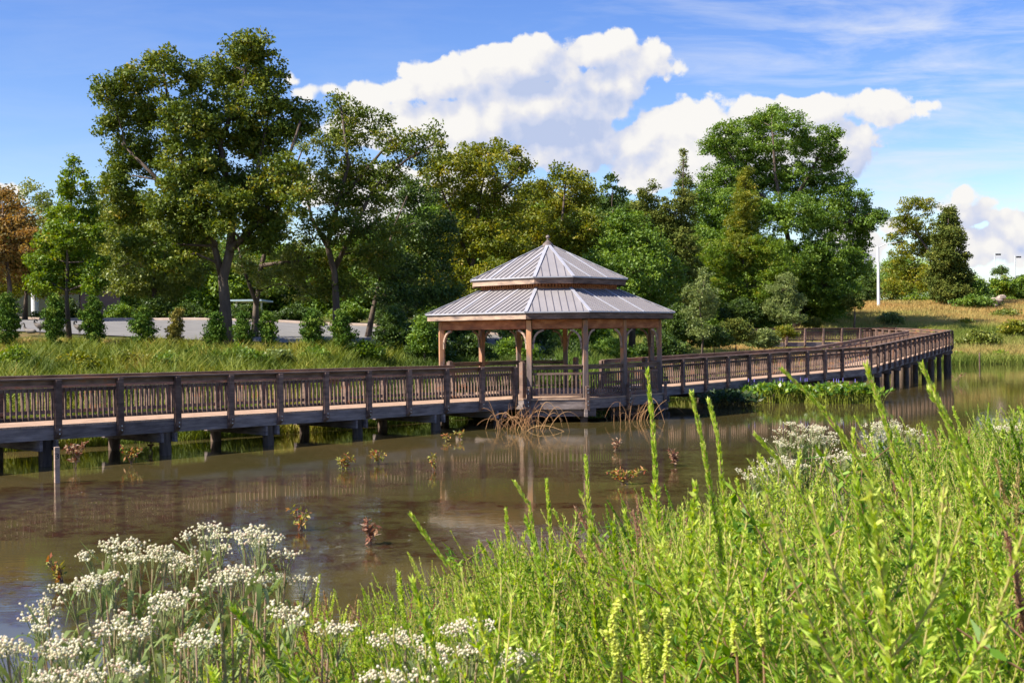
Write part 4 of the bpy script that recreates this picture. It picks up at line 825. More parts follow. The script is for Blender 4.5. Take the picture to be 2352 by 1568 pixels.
for k,a in enumerate([(790,1077,50,38,'orange and yellow leaved seedling left of centre, the fullest one in the open water','seedl',90),(868,1066,38,30,'yellow green branching seedling right of the fullest one','seedl',50),(996,1080,20,36,'narrow upright yellow seedling in the middle of the pond','seedl',40),
 (1025,1013,18,18,'small tufted seedling, left of the pair by the pilings','seedl',30),(1056,1010,22,20,'small tufted seedling, right of the pair by the pilings','seedl',34),(690,1218,44,52,'yellow green seedling leaning over the reflections','seedl',34),(852,1250,34,56,'brown withered seedling in the near water','red',60),
 (172,1078,60,62,'bush of red and cream leaves beside the wooden stake','red',120),(1415,1035,22,26,'small dark red seedling between the tall spires','red',40),(1552,1070,40,40,'dark red seedling right of the tall spires','red',60),(1430,1112,110,34,'wide orange leaved seedling behind the green spires','seedl',110),
 (300,1066,60,44,'green and brown seedling beside the second piling','seedl',50),(2200,880,50,26,'far orange seedling near the end of the boardwalk','red',40),(350,1040,40,40,'thin brown seedling beside the third piling','red',30)]): seedling(*a,seed=k)
# the large leaved one near the left flowers
seedling(145,1345,70,62,'orange and green drooping leaves standing in the water above the white flowers','seedl',34,seed=40,leaf=.09)
# floating bits
rg=np.random.default_rng(11); b=QB(); n=3200; px=rg.uniform(0,2100,n); py=rg.uniform(1000,1480,n); kk=vnoise(px*.006,py*.03,1.,3)+rg.uniform(-.3,.3,n)>.45; px,py=px[kk],py[kk]; n=len(px)
C=np.array([onwater(a,c) for a,c in zip(px,py)]); C[:,2]=.006; d=rg.normal(size=(n,3)); d[:,2]=0; b.quads(C,d,np.tile([0,0,1.],(n,1)),rg.uniform(.01,.05,n),rg.uniform(.008,.03,n),rg.uniform(0,1,n))
ML['bits']=leafmat('floating leaves',G((0,(.05,.025,.014)),(.6,(.10,.055,.03)),(.95,(.2,.13,.08)),(.99,(.7,.66,.6))),.05)
tag(b.build('floating_leaves',ML['bits']),'small fallen leaves and specks floating on the pond','floating leaves',kind='stuff')

# ------------------------------------------------------------------ near bank plants
ML['weed']=leafmat('meadow weeds',G((0,(0.056,0.142,0.015)),(.22,(0.139,0.268,0.025)),(.48,(0.314,0.472,0.046)),(.75,(0.526,0.638,0.091)),(.93,(0.752,0.767,0.229)),(.97,(0.375,0.218,0.126)),(1,(0.500,0.306,0.183))),.42,.5,.3)
ML['bone']=leafmat('pale stems and leaves',G((0,(0.136,0.204,0.048)),(.45,(0.281,0.348,0.120)),(.7,(0.391,0.425,0.208)),(.85,(0.468,0.340,0.216)),(1,(0.527,0.391,0.280))),.35,.5,.3)
ML['flower']=leafmat('white flower heads',G((0,(.5,.48,.27)),(.35,(.74,.7,.48)),(.8,(.86,.82,.64)),(1,(.7,.52,.36))),.3,.7,.15)
def spire(rg,h,lean,fine=1.,side=True,bud=.5,b=None,base=(0,0,0),r=.0035,yellow=0.):
    """one stem clothed in short narrow leaves, tapering to a fuzzy tip"""
    b=b or QB(); base=np.array(base,float); az=rg.uniform(0,2*np.pi); tip=base+np.array([lean[0]*h,lean[1]*h,h]); mid=base+np.array([lean[0]*h*.25,lean[1]*h*.25,h*.6])
    P=bez(base,mid,tip,10); b.tube(P,np.linspace(r,r*.35,10),.97,3)
    def cl(P,n0,llen,t0=.12):
        L=np.linalg.norm(np.diff(P,axis=0),axis=1).sum(); n=int(n0*L); t=t0+(1-t0)*rg.uniform(0,1,n)**.8; idx=t*(len(P)-1); i=np.clip(idx.astype(int),0,len(P)-2); f=(idx-i)[:,None]
        c=P[i]*(1-f)+P[i+1]*f; ax=unit(P[i+1]-P[i]); ph=rg.uniform(0,2*np.pi,n); o=np.stack([np.cos(ph),np.sin(ph),np.zeros(n)],1); k=np.where(t>.72,.45,1.0)
        d=unit(ax*rg.uniform(.5,1.3,n)[:,None]+o*k[:,None]); ln=llen*rg.uniform(.6,1.2,n)*(1.15-.75*t); b.quads(c+d*ln[:,None]*.45,d,unit(rg.normal(size=(n,3))),ln,ln*.15+.0018,np.clip(rg.uniform(0,.55,n)+.35*t+yellow,0,.92))
    cl(P,520*fine,.04)
    m=int(70*fine); t=rg.uniform(1-bud*.7,1,m); idx=t*(len(P)-1); i=np.clip(idx.astype(int),0,len(P)-2); c=P[i]+(P[i+1]-P[i])*(idx-i)[:,None]; d=rg.normal(size=(m,3))*.7+[0,0,1]; b.quads(c+unit(d)*.006,d,unit(rg.normal(size=(m,3))),np.full(m,.016),np.full(m,.008),np.clip(rg.uniform(.45,.9,m)+yellow,0,.92))
    if side:
        for k in range(rg.integers(6,11)):
            t=rg.uniform(.3,.85); i=int(t*9); a=P[i]; ph=rg.uniform(0,2*np.pi); L=h*(1-t)*rg.uniform(.45,.9)+.06; o=np.array([math.cos(ph),math.sin(ph),0]); Pb=bez(a,a+o*L*.35+[0,0,L*.3],a+o*L*.5+np.array([lean[0]*L*.5,0,L*.95]),7); b.tube(Pb,r*.5,.95,3); cl(Pb,300*fine,.03,.1)
    return b
def leafy(rg,h,lean):
    b=QB(); P=bez((0,0,0),(lean[0]*h*.2,lean[1]*h*.2,h*.6),(lean[0]*h,lean[1]*h,h),10); b.tube(P,np.linspace(.005,.002,10),.99,3)
    n=60
    for k in range(rg.integers(5,9)):
        i=rg.integers(3,9); a=P[i]; ph=rg.uniform(0,6.28); L=rg.uniform(.12,.28); o=np.array([math.cos(ph),math.sin(ph),rg.uniform(.3,.9)]); Pb=bez(a,a+unit(o)*L*.6,a+unit(o)*L+[0,0,.02],6); b.tube(Pb,.002,.98,3); m=16
        c=Pb[rg.integers(1,6,m)]; d=unit(rg.normal(size=(m,3))+[0,0,.2]); b.quads(c+d*.02,d,unit(rg.normal(size=(m,3))+[0,0,1.2]),rg.uniform(.035,.07,m),rg.uniform(.008,.016,m),rg.uniform(0,.4,m))
    m=n; c=P[rg.integers(2,10,m)]; d=unit(rg.normal(size=(m,3))+[0,0,.1]); b.quads(c+d*.025,d,unit(rg.normal(size=(m,3))+[0,0,1.2]),rg.uniform(.035,.08,m),rg.uniform(.008,.017,m),rg.uniform(0,.45,m))
    return b
rg=np.random.default_rng(21)
PR_=[spire(rg,1.0,(rg.normal()*.18-.08,rg.normal()*.15),1.25,True,.5,yellow=rg.uniform(-.12,.12)).arr() for _ in range(7)]
LP_=[leafy(rg,.9,(rg.normal()*.2,rg.normal()*.2)).arr() for _ in range(3)]
FP_=[]
for _ in range(5):     # finer, lower grassy clumps for the shore
    b=QB()
    for k in range(5): spire(rg,rg.uniform(.5,.9),(rg.normal()*.2-.05,rg.normal()*.15),.5,False,.4,b,(rg.normal()*.08,rg.normal()*.08,0),.0025,rg.uniform(0,.3))
    FP_.append(b.arr())
# top line of the weeds, picture units at the middle depth
ENV=np.array([(-400,1600),(0,1540),(80,1500),(180,1480),(330,1460),(480,1440),(600,1400),(700,1350),(780,1335),(900,1330),(1000,1300),(1080,1270),(1180,1240),(1300,1190),(1400,1150),(1480,1125),(1600,1120),(1680,1100),(1760,1060),(1900,1045),(2000,1010),(2120,985),(2230,955),(2352,925),(2700,860)],float)
def envz(x,y): 
    px=1176+x/y*FP; py=np.interp(px,ENV[:,0],ENV[:,1]); return CH-(py-(HY-ROLL*(px-1176)))/FP*y
BV=[];BQ=[];BT=[];nb=0
def put(proto,x,y,s,rot,lean=(0,0),dt=0.):
    global nb
    V,Q,T=proto; c_,s_=math.cos(rot),math.sin(rot); W_=V*s; X_=W_[:,0]*c_-W_[:,1]*s_+lean[0]*W_[:,2]+x; Y_=W_[:,0]*s_+W_[:,1]*c_+lean[1]*W_[:,2]+y
    BV.append(np.stack([X_,Y_,W_[:,2]+gz_(x,y)-.03],1)); BQ.append(Q+nb); nb+=len(V); BT.append(np.where(T<.93,np.clip(T+dt,0,.84),T))
cnt=0
for _ in range(40000):
    y=2.1+ (rg.uniform()**1.25)*22; x=rg.uniform(-.52,.5)*y
    e_=near_shore(x)-y
    if e_<-.15: continue
    dens=np.interp(y,[2,4,7,12,22],[24,22,17,12,6]); area=(1.02*y)*(22*1.25*((y-2.1)/22+1e-6)**.2)/40000
    if rg.uniform()>dens*area: continue
    hm=float(envz(x,y))-gz_(x,y); hm=min(hm*1.04,1.5 if x>0 else 1.2)
    if hm<.16: continue
    if y<3.15 and 1310<1176+x/y*FP<1790: continue
    if abs(y-3.1)<.7 and 1176+x/y*FP<760 and rg.uniform()<.55: continue
    patch=vnoise(x,y,1.3,5); hh=hm*(rg.uniform(.72,.93) if rg.uniform()<.9 else rg.uniform(.9,1.08))
    r_=rg.uniform(); near=y<6
    rot=rg.uniform(0,6.28); ln=(rg.normal()*.10-.06,rg.normal()*.08); dt=min((patch-.5)*.45+rg.normal()*.12-.06,.1)
    if hh>.62 and r_<.62: put(PR_[rg.integers(7)],x,y,hh,rot,ln,dt)
    elif r_<.78 or hh<.4: put(FP_[rg.integers(5)],x,y,min(hh,.9)/.85,rot,ln,dt)
    elif hh>.4: put(LP_[rg.integers(3)],x,y,hh*.95,rot,ln,0)
    if rg.uniform()<.07: BT[-1]=np.full(len(BT[-1]),rg.uniform(.955,1.0))
    cnt+=1
# low understorey so that no bare soil shows
n=90000; y=2.+rg.uniform(0,1,n)**1.1*22; x=rg.uniform(-.55,.52,n)*y; k=(near_shore(x)-y)>-.1; x,y=x[k],y[k]
hcap=np.clip(np.array(envz(x,y)-ground_z(x,y)),.08,.55)
V,Q,t=blades(x,y,hcap*rg.uniform(.5,1,len(x)),rg.uniform(.006,.014,len(x)),rg,.7,.6,np.clip(.25+.5*rg.uniform(size=len(x)),0,.9))
BV.append(V);BQ.append(Q+nb);nb+=len(V);BT.append(t)
print('plants',cnt,'quads',sum(len(q) for q in BQ))
me=np_mesh('meadow_weeds',np.vstack(BV),np.vstack(BQ),np.concatenate(BT)); tag(link('meadow_weeds',me,ML['weed']),'tangle of bright green weeds and grasses covering the near bank','weeds',kind='stuff')
# individual tall spires standing above the mass
SP=[((1487,855),(1500,990),(1512,1250),3.9,'tallest green spire rising alone against the gazebo railing'),((1588,903),(1612,1010),(1655,1260),4.0,'left spire of the pair right of the tallest one'),((1628,922),(1650,1010),(1672,1260),4.1,'right spire of the pair right of the tallest one'),
 ((1345,1050),(1350,1130),(1360,1300),4.4,'short upright spire left of the tallest one'),((945,1185),(1000,1262),(1110,1400),3.8,'spire leaning left over the water in the middle'),((1183,1108),(1215,1160),(1240,1320),4.6,'small spire with a bent tip beside the orange leaves'),
 ((1255,1105),(1262,1190),(1270,1340),4.7,'slim spire next to the bent one'),((1800,852),(1890,940),(2060,1180),3.3,'long spire leaning left in front of the pickerelweed'),
 ((1990,842),(2030,960),(2110,1220),3.2,'long spire in front of the boardwalk bend'),((2118,842),(2170,950),(2250,1200),3.4,'long spire leaning left near the far pilings'),((1420,1360),(1450,1420),(1475,1568),2.7,'yellow knobbly spike at the bottom, left of the group'),
 ((1735,1000),(1790,1060),(1900,1240),3.7,'spire in front of the right white flowers'),
 ((2135,900),(2200,1010),(2330,1230),3.0,'thick leaning spire at the far right'),((1960,990),(1965,1100),(1975,1260),3.6,'spire with orange buds beside the white flowers')]
for k,(t,m,b_,Y,lab) in enumerate(SP):
    rg2=np.random.default_rng(300+k); T3=at(*t,Y); M3=at(*m,Y); B3=at(*b_,Y); d=B3-M3; z=gz_(B3[0],Y)-.02; B3=B3+unit(d[None])[0]*max(0,(B3[2]-z)/max(.2,-unit(d[None])[0][2])); 
    root=empty('green_spire',(B3[0],Y,z),label=lab,cat='tall weed',group='tall green spires of the near bank')
    P=np.vstack([bez(B3,M3*.5+B3*.5,M3,8)[:-1],bez(M3,M3*.45+T3*.55,T3,10)]); st=QB(); st.tube(P,np.linspace(.004,.0015,len(P)),.99,5); st.build('stem',ML['weed'],root)
    lf=QB(); cum=np.concatenate([[0],np.cumsum(np.linalg.norm(np.diff(P,axis=0),axis=1))]); Lt=cum[-1]; n=int(820*Lt); s_=np.sort(rg2.uniform(.15,1,n)**.8)*Lt; c=np.stack([np.interp(s_,cum,P[:,j]) for j in range(3)],1); c2=np.stack([np.interp(s_+.01,cum,P[:,j]) for j in range(3)],1)
    ax=unit(c2-c+1e-9); tt=s_/Lt; ph=rg2.uniform(0,6.28,n); o=np.stack([np.cos(ph),np.sin(ph),np.zeros(n)],1); dd=unit(ax*1.15+o*np.where(tt>.8,.5,1.0)[:,None]); ln=.044*(1.2-.7*tt)*rg2.uniform(.6,1.2,n)
    lf.quads(c+dd*ln[:,None]*.45,dd,unit(rg2.normal(size=(n,3))),ln,ln*.2+.002,np.clip(.15+rg2.uniform(0,.5,n)+.3*tt,0,.9)); lf.build('leaves',ML['weed'],root)
# ragweed spikes, yellow green knobbly
for k,(px,pt,pb) in enumerate([(1428,1365,1500),(1470,1400,1568),(1495,1430,1568),(1530,1395,1540),(1752,1385,1480),(1385,1445,1568),(1700,1395,1500),]):
    rg2=np.random.default_rng(400+k); Y=2.9; T3=at(px,pt,Y); B3=at(px+rg2.uniform(-10,25),pb,Y); z=gz_(B3[0],Y)
    root=empty('ragweed',(B3[0],Y,z),label=['knobbly yellow green flower spike at the bottom middle, far left one','knobbly spike second from left at the bottom middle','knobbly spike third from left at the bottom middle','knobbly spike fourth from left, curving right','knobbly spike bottom right of the middle, tallest straight one','low knobbly spike touching the bottom edge','knobbly spike left of the tall straight one','small arching yellow spike above the group'][k],cat='ragweed',group='ragweed spikes of the near bank')
    G3=np.array([B3[0]+.03,Y,z]); P=np.vstack([bez(G3,(G3+B3)/2,B3,6)[:-1],bez(B3,B3*.5+T3*.5+[rg2.normal()*.02,0,0],T3,10)]); st=QB(); st.tube(P,np.linspace(.004,.0015,len(P)),.99,4); st.build('stem',ML['weed'],root)
    fl=QB(); n=230; t=rg2.uniform(0,1,n); Pb=P[5:]; idx=t*(len(Pb)-1.01); i=idx.astype(int); c=Pb[i]+(Pb[i+1]-Pb[i])*(idx-i)[:,None]; ph=rg2.uniform(0,6.28,n); o=np.stack([np.cos(ph),np.sin(ph),-np.ones(n)*.3],1); fl.quads(c+o*.0065,o,unit(rg2.normal(size=(n,3))),np.full(n,.013),np.full(n,.011),rg2.uniform(.78,.92,n)); fl.build('flower_spike',ML['weed'],root)
# white flowered plants
def octa(C,r,rg):
    n=len(C); o=np.array([[1,0,0],[0,1,0],[-1,0,0],[0,-1,0],[0,0,1],[0,0,-1]],float); V=(C[:,None]+o[None]*r[:,None,None]).reshape(-1,3); i=np.arange(n)[:,None]*6
    # three quads through the axes give a solid looking floret
    Q=np.concatenate([i+np.array([[0,1,2,3]]),i+np.array([[0,4,2,5]]),i+np.array([[1,4,3,5]])],0); return V,Q
def ico(C,r):
    u=np.array([(0,0,1),(.894,0,.447),(.276,.851,.447),(-.724,.526,.447),(-.724,-.526,.447),(.276,-.851,.447),(.724,.526,-.447),(-.276,.851,-.447),(-.894,0,-.447),(-.276,-.851,-.447),(.724,-.526,-.447),(0,0,-1)])
    F=[(0,1,2),(0,2,3),(0,3,4),(0,4,5),(0,5,1),(1,6,2),(2,7,3),(3,8,4),(4,9,5),(5,10,1),(2,6,7),(3,7,8),(4,8,9),(5,9,10),(1,10,6),(11,7,6),(11,8,7),(11,9,8),(11,10,9),(11,6,10)]
    V=(C[:,None]+u[None]*r[:,None,None]*1.0).reshape(-1,3); return V,F
def whiteplant(heads,base,Y,label,seed,hr=.05,big=1.,dens=1.):
    rg2=np.random.default_rng(seed); bx,by=base; B=at(bx,by,Y); z=gz_(B[0],Y)-.02; B=np.array([B[0],Y,z]); root=empty('white_wildflower',tuple(B),label=label,cat='wildflower',group='white flowered plants of the near bank')
    st=QB(); lf=QB(); FV=[];FF=[];nv=0; H=[at(x,y,Y+rg2.uniform(-.12,.12)) for x,y in heads]; top=np.mean(H,0); fork=B+(top-B)*.55+[0,0,.02]
    main=bez(B,B+(fork-B)*.5+[rg2.normal()*.03,0,0],fork,8); st.tube(main,np.linspace(.007,.005,8),rg2.uniform(.8,1),5)
    paths=[main]
    for h_ in H:
        FV=[];FF=[];nv=0
        Pn=bez(fork,fork+(h_-fork)*.5+np.array([0,0,-.02*0+.03]),h_-np.array([0,0,.035]),8); st.tube(Pn,np.linspace(.0048,.0026,8),rg2.uniform(.75,1),4); paths.append(Pn)
        ns=int(rg2.integers(4,10)*big)
        for q in range(ns):
            a=rg2.uniform(0,6.28); rr=hr*big*math.sqrt(rg2.uniform(.02,1)); e=h_+np.array([math.cos(a)*rr*1.25,math.sin(a)*rr,rg2.uniform(-.25,.3)*hr]); st.tube(bez(Pn[-2],Pn[-1]+(e-Pn[-1])*.5-[0,0,.008],e,5),.0013,.6,3)
            m=int(10*dens); c=e+rg2.normal(size=(m,3))*np.array([.0095,.0095,.006]); V,F=ico(c,rg2.uniform(.0024,.0046,m)); FV.append(V); 
            for g in range(m): FF+= [tuple(nv+g*12+i for i in f) for f in F]
            nv+=len(V)
        V=np.vstack(FV)-np.array(root.location); me=bpy.data.meshes.new('flower_head'); me.from_pydata(V.tolist(),[],FF); me.update(); a=me.attributes.new('tint','FLOAT','FACE'); a.data.foreach_set('value',np.repeat(rg2.uniform(0,1,len(FF)//20),20).astype(np.float32)); me.materials.append(ML['flower']); me.polygons.foreach_set('use_smooth',[True]*len(me.polygons)); o=bpy.data.objects.new('flower_head',me); COL.objects.link(o); o.parent=root
    for P in paths:
        L=np.linalg.norm(P[-1]-P[0]); n=int(26*L)+2; t=rg2.uniform(.1,.92,n); idx=t*(len(P)-1.01); i=idx.astype(int); c=P[i]+(P[i+1]-P[i])*(idx-i)[:,None]; 
        for cc in c:
            a=rg2.uniform(0,6.28); l=rg2.uniform(.07,.15); o=np.array([math.cos(a),math.sin(a),0]); dr=rg2.uniform(-.9,.9); Pb=bez(cc,cc+o*l*.5+[0,0,l*.5],cc+o*l*.75+[0,0,l*dr],5); wv=np.array([.002,.006,.0072,.0052,.0006])*rg2.uniform(.7,1.3); s=unit(np.cross(np.gradient(Pb,axis=0),o*.3+[.2,.3,1])); V=np.empty((10,3)); V[0::2]=Pb-s*wv[:,None]; V[1::2]=Pb+s*wv[:,None]; Q=np.array([[2*j,2*j+1,2*j+3,2*j+2] for j in range(4)]); lf.add(V,Q,rg2.uniform(0,.6))
    st.build('stem',ML['bone'],root); lf.build('leaves',ML['bone'],root)
WP=[([(470,1212),(505,1228),(448,1235),(500,1262)],(560,1500),3.7,'white flowered plant with the highest head, left of the beige one'),([(560,1228),(596,1222),(612,1238),(585,1248)],(610,1520),3.5,'beige headed plant at the top, nearest the middle'),
 ([(655,1272),(640,1325),(700,1330)],(590,1540),3.6,'white flowered plant reaching right toward the water'),([(235,1262),(262,1248),(300,1245),(215,1275)],(300,1480),3.8,'white flowered plant with flat heads, upper left'),
 ([(320,1262),(350,1278),(380,1262),(300,1282)],(330,1520),3.6,'white flowered plant under the flat heads, centre left'),([(400,1280),(430,1272),(415,1300),(455,1278)],(440,1520),3.7,'white flowered plant between the flat heads and the highest head'),
 ([(230,1330),(265,1325),(165,1350),(195,1342)],(300,1540),3.4,'white flowered plant leaning left with a spread head'),([(95,1395),(110,1385),(80,1415),(95,1440)],(190,1568),3.3,'white flowered plant farthest out over the water at the left'),
 ([(370,1375),(400,1385),(340,1392),(420,1365)],(420,1568),3.3,'dense white flowered plant in the middle of the left group'),([(530,1320),(500,1335),(560,1310),(590,1330)],(530,1568),3.4,'white flowered plant below the highest head'),
 ([(280,1420),(320,1430),(250,1440),(300,1455)],(340,1568),3.1,'white flowered plant in the lower part of the left group'),([(150,1470),(185,1480),(130,1490),(160,1500)],(200,1600),3.0,'white flowered plant at the lower left'),
 ([(20,1480),(45,1495),(70,1488),(15,1510)],(80,1640),2.9,'white flowered plant touching the left edge'),([(755,1435),(780,1445),(740,1450)],(700,1600),3.3,'white flowered plant standing alone right of the left group'),
 ([(640,1400),(675,1412),(655,1430)],(620,1600),3.3,'small white flowered plant right of the left group centre'),([(450,1450),(480,1470),(430,1480)],(470,1620),3.0,'white flowered plant low in the middle of the left group'),
 ([(130,1555),(170,1550),(100,1560)],(150,1700),2.7,'white flowered plant at the bottom edge, left'),([(250,1530),(290,1545),(230,1550)],(270,1700),2.8,'white flowered plant at the bottom edge, second from left'),
 ([(900,1455),(930,1462),(960,1475),(885,1470),(990,1490)],(960,1640),3.2,'white flowered plant with wide heads at the bottom, left of the middle'),([(1075,1432),(1100,1440),(1055,1445)],(1040,1640),3.2,'white flowered plant with one high head at the bottom middle'),
 ([(1020,1500),(1060,1495),(1085,1488),(1000,1515)],(1040,1680),3.1,'white flowered plant with crowded heads at the bottom middle'),([(1165,1515),(1190,1505),(1150,1530)],(1130,1680),3.0,'small white flowered plant right of the crowded heads'),
 ([(870,1555),(910,1560),(950,1558)],(900,1720),2.8,'white flowered plant cut by the bottom edge')]
for k,(h_,b_,Y,lab) in enumerate(WP): whiteplant([(x+dx,y+dy) for x,y in h_ for dx,dy in ((0,0),)],b_,Y,lab,600+k,hr=.034)
for k,(h_,b_,Y,lab) in enumerate([([(1800,990),(1830,975),(1860,980),(1890,985),(1840,1000),(1810,1015),(1870,1005),(1900,1005),(1780,1010)],(1850,1150),8.2,'broad white flowered plant before the water at the right, tallest of the far ones'),([(1760,1060),(1790,1050),(1740,1075),(1820,1060),(1720,1085)],(1780,1180),7.6,'white flowered plant low left of the broad one'),
  ([(2010,975),(2040,970),(2070,980),(2095,990),(2030,995),(2000,1000)],(2050,1140),8.4,'white flowered plant behind the leaning spires at the right'),([(2290,985),(2320,975),(2345,990)],(2320,1150),7.6,'white flowered plant near the right edge'),([(1930,1040),(1960,1050),(1900,1050)],(1930,1180),7.4,'small white flowered plant right of the broad one')]):
    whiteplant([(x+dx,y+dy) for x,y in h_ for dx,dy in ((0,0),(10,9))],b_,Y,lab,700+k,hr=.05,big=1.15,dens=.8)

# ------------------------------------------------------------------ sky, sun, camera
w=bpy.data.worlds.new('World'); sc.world=w; w.use_nodes=True; nt=w.node_tree; nt.nodes.clear(); L=nt.links.new
EL,AZ=R(44),R(24)   # sun to the left, very slightly towards the camera side
sd=Vector((-math.cos(EL)*math.cos(AZ),-math.cos(EL)*math.sin(AZ),math.sin(EL)))
sky=N(nt,'ShaderNodeTexSky',sky_type='NISHITA',sun_disc=False,sun_elevation=EL,sun_rotation=math.atan2(sd.x,sd.y),air_density=1.0,dust_density=.4,ozone_density=1.6)
hs=N(nt,'ShaderNodeHueSaturation',inp={'Saturation':1.35,'Hue':.522,'Value':1.3}); L(sky.outputs[0],hs.inputs['Color'])
tc=N(nt,'ShaderNodeTexCoord'); sp=N(nt,'ShaderNodeSeparateXYZ'); L(tc.outputs['Generated'],sp.inputs[0])
def math_(op,a,b=None,c=None):
    n=N(nt,'ShaderNodeMath',operation=op)
    for i,v in enumerate((a,b,c)):
        if v is None: continue
        if isinstance(v,(int,float)): n.inputs[i].default_value=v
        else: L(v,n.inputs[i])
    return n.outputs[0]
yy=math_('MAXIMUM',sp.outputs[1],.02); U=math_('DIVIDE',sp.outputs[0],yy); Vv=math_('DIVIDE',sp.outputs[2],yy)
cmb=N(nt,'ShaderNodeCombineXYZ'); L(U,cmb.inputs[0]); L(Vv,cmb.inputs[1]); P0=cmb.outputs[0]
CL=[(1385,115,120,56),(1470,140,110,50),(1200,150,150,72),(1050,185,170,60),(880,215,140,40),(760,205,60,26),(1230,250,210,90),(1330,330,100,80),(1060,290,170,80),(900,290,170,70),(1520,150,55,28),(1400,200,90,60),(1250,350,130,50),(668,188,26,22),(690,215,50,22),
    (1470,330,80,54),(1600,285,150,64),(1740,262,130,52),(1870,248,120,40),(2030,248,125,42),(1500,390,120,60),(1700,360,180,90),(1900,340,130,84),(2110,245,70,24),(1950,390,60,30,),
    (2215,447,48,28),(2265,465,42,22),(2190,480,40,16),(2270,570,130,56),(2340,530,90,60),(2230,540,60,40),(2235,500,60,36),(20,440,60,26),(900,430,300,60),(1050,520,300,80),(1950,560,90,70),(2060,520,90,30)]
def field(vec):
    best=None
    for (cx,cy,rx,ry) in CL:
        u,v=ray(cx,cy); k=FP
        a=N(nt,'ShaderNodeVectorMath',operation='SUBTRACT'); L(vec,a.inputs[0]); a.inputs[1].default_value=(u,v,0)
        m=N(nt,'ShaderNodeVectorMath',operation='MULTIPLY'); L(a.outputs[0],m.inputs[0]); m.inputs[1].default_value=(k/rx,k/ry,0)
        l=N(nt,'ShaderNodeVectorMath',operation='LENGTH'); L(m.outputs[0],l.inputs[0])
        f=math_('SUBTRACT',1.0,l.outputs['Value']); f=math_('MULTIPLY',f,min(rx,ry*1.3)/70.)
        best=f if best is None else math_('SMOOTH_MAX',best,f,.22)
    return best
def warp(vec,off):
    a=N(nt,'ShaderNodeVectorMath',operation='ADD'); L(vec,a.inputs[0]); a.inputs[1].default_value=(*off,0)
    n=N(nt,'ShaderNodeTexNoise',noise_dimensions='2D',inp={'Scale':24,'Detail':8,'Roughness':.6}); L(a.outputs[0],n.inputs['Vector'])
    dv=N(nt,'ShaderNodeVectorMath',operation='MULTIPLY_ADD'); L(n.outputs['Color'],dv.inputs[0]); dv.inputs[1].default_value=(.02,.02,0); L(a.outputs[0],dv.inputs[2])
    n2=N(nt,'ShaderNodeTexVoronoi',voronoi_dimensions='2D',inp={'Scale':42,'Detail':1.5,'Roughness':.55}); L(dv.outputs[0],n2.inputs['Vector'])
    return a.outputs[0],n.outputs[0],n2.outputs['Distance']
v0,na,va=warp(P0,(0,0)); F0=field(v0)
D0=math_('ADD',F0,math_('ADD',math_('MULTIPLY_ADD',na,.9,-.42),math_('MULTIPLY_ADD',va,-.42,.17)))
v1,nb,vb=warp(P0,(-.010,.016))
a2=N(nt,'ShaderNodeVectorMath',operation='ADD'); L(P0,a2.inputs[0]); a2.inputs[1].default_value=(-.012,.016,0); v2=a2.outputs[0]
H0=math_('ADD',math_('MULTIPLY',na,1.0),math_('MULTIPLY',va,-.6)); H1=math_('ADD',math_('MULTIPLY',nb,1.0),math_('MULTIPLY',vb,-.6))
ms=N(nt,'ShaderNodeMapRange',inp={1:-.05,2:.15}); ms.interpolation_type='SMOOTHSTEP'; L(D0,ms.inputs[0])
# broad light and dark: cloud undersides and the right flank are turned away from the sun
nl=N(nt,'ShaderNodeTexNoise',noise_dimensions='2D',inp={'Scale':9,'Detail':3}); L(P0,nl.inputs['Vector'])
SH=[(1330,300,110,120),(1400,230,70,60),(1230,260,90,60),(1180,230,160,60),(1960,340,120,90),(1880,400,120,60),(1240,190,120,50),(1900,300,90,40),(2250,505,70,10),(1470,190,60,40)]
CLs=CL; CL=SH; FSH=field(v0); CL=CLs
F1=field(v2); lit=math_('ADD',math_('MULTIPLY',math_('SUBTRACT',H0,H1),.8),math_('ADD',math_('MULTIPLY',math_('SUBTRACT',F0,F1),.5),math_('ADD',math_('MULTIPLY',FSH,-.24),math_('MULTIPLY_ADD',nl.outputs[0],.9,.16))))
litc=ramp(nt,[(.05,(.55,.64,.88)),(.34,(.69,.745,.92)),(.55,(.80,.82,.92)),(.78,(.94,.93,.94)),(1,(1.02,1.0,.97))]); L(lit,litc.inputs[0])
# thin cirrus
mpc=N(nt,'ShaderNodeMapping'); mpc.inputs['Scale'].default_value=(3.5,22,1); mpc.inputs['Rotation'].default_value=(0,0,R(-9)); L(P0,mpc.inputs[0])
nc=N(nt,'ShaderNodeTexNoise',noise_dimensions='2D',inp={'Scale':1.6,'Detail':7,'Roughness':.6,'Distortion':.3}); L(mpc.outputs[0],nc.inputs['Vector'])
ci=N(nt,'ShaderNodeMapRange',inp={1:.42,2:.75,3:0,4:.7}); L(nc.outputs[0],ci.inputs[0])
cx=N(nt,'ShaderNodeMapRange',inp={1:-.02,2:.3,3:.12,4:1}); L(U,cx.inputs[0]); cir=math_('MULTIPLY',ci.outputs[0],cx.outputs[0])
front=N(nt,'ShaderNodeMapRange',inp={1:.02,2:.12}); L(sp.outputs[1],front.inputs[0])
upm=N(nt,'ShaderNodeMapRange',inp={1:-.01,2:.01}); L(Vv,upm.inputs[0]); fm=math_('MULTIPLY',front.outputs[0],upm.outputs[0])
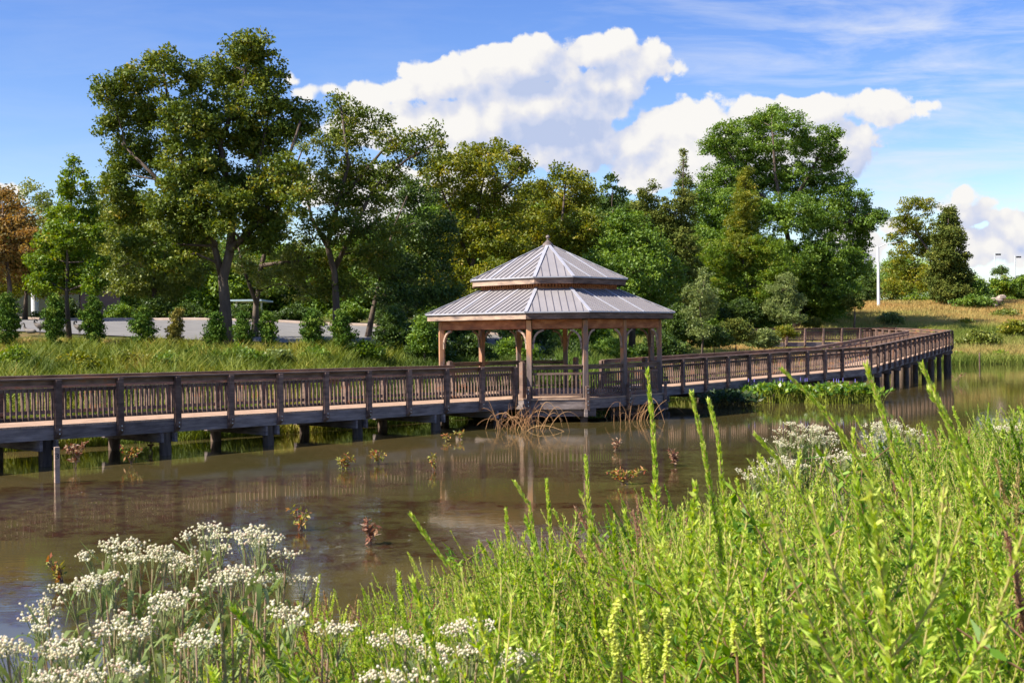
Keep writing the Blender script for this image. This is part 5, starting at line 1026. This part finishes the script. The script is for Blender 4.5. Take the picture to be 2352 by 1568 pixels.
SKYK=.075; CLK=6.5
m1=N(nt,'ShaderNodeMix',data_type='RGBA'); L(math_('MULTIPLY',cir,fm),m1.inputs[0]); L(hs.outputs[0],m1.inputs[6]); m1.inputs[7].default_value=(CLK*.9,CLK*.93,CLK,1)
sc_=N(nt,'ShaderNodeVectorMath',operation='SCALE'); L(litc.outputs[0],sc_.inputs[0]); sc_.inputs[3].default_value=CLK
m2=N(nt,'ShaderNodeMix',data_type='RGBA'); L(math_('MULTIPLY',ms.outputs[0],fm),m2.inputs[0]); L(m1.outputs[2],m2.inputs[6]); L(sc_.outputs[0],m2.inputs[7])
bg=N(nt,'ShaderNodeBackground',inp={'Strength':SKYK}); L(m2.outputs[2],bg.inputs[0]); wo=N(nt,'ShaderNodeOutputWorld'); L(bg.outputs[0],wo.inputs[0])
w.cycles.sampling_method='MANUAL'; w.cycles.sample_map_resolution=512
sl=bpy.data.lights.new('sun','SUN'); sl.energy=5; sl.angle=R(.5); sl.color=(1,.93,.82); so=bpy.data.objects.new('sun',sl); COL.objects.link(so)
so.rotation_euler=sd.to_track_quat('Z','Y').to_euler()
cam=bpy.data.cameras.new('camera'); co=bpy.data.objects.new('camera',cam); COL.objects.link(co); sc.camera=co
co.location=(0,0,CH); cam.sensor_width=36; cam.lens=3060.3/2560*36; cam.clip_end=6000; cam.clip_start=.05
from mathutils import Matrix
co.rotation_euler=(Matrix.Rotation(R(90),3,'X')@Matrix.Rotation(-ROLL,3,'Z')).to_euler()
cam.shift_y=-(784-HY)/2352; cam.dof.use_dof=True; cam.dof.focus_distance=38; cam.dof.aperture_fstop=13
sc.render.engine='CYCLES'; sc.view_settings.view_transform='Standard'; sc.view_settings.look='None'; sc.view_settings.exposure=.95; sc.view_settings.gamma=1
cy=sc.cycles; cy.use_denoising=True; cy.max_bounces=6; cy.diffuse_bounces=2; cy.glossy_bounces=3; cy.transmission_bounces=3; cy.use_adaptive_sampling=True; cy.adaptive_threshold=.02
sc.render.resolution_x=1024; sc.render.resolution_y=682
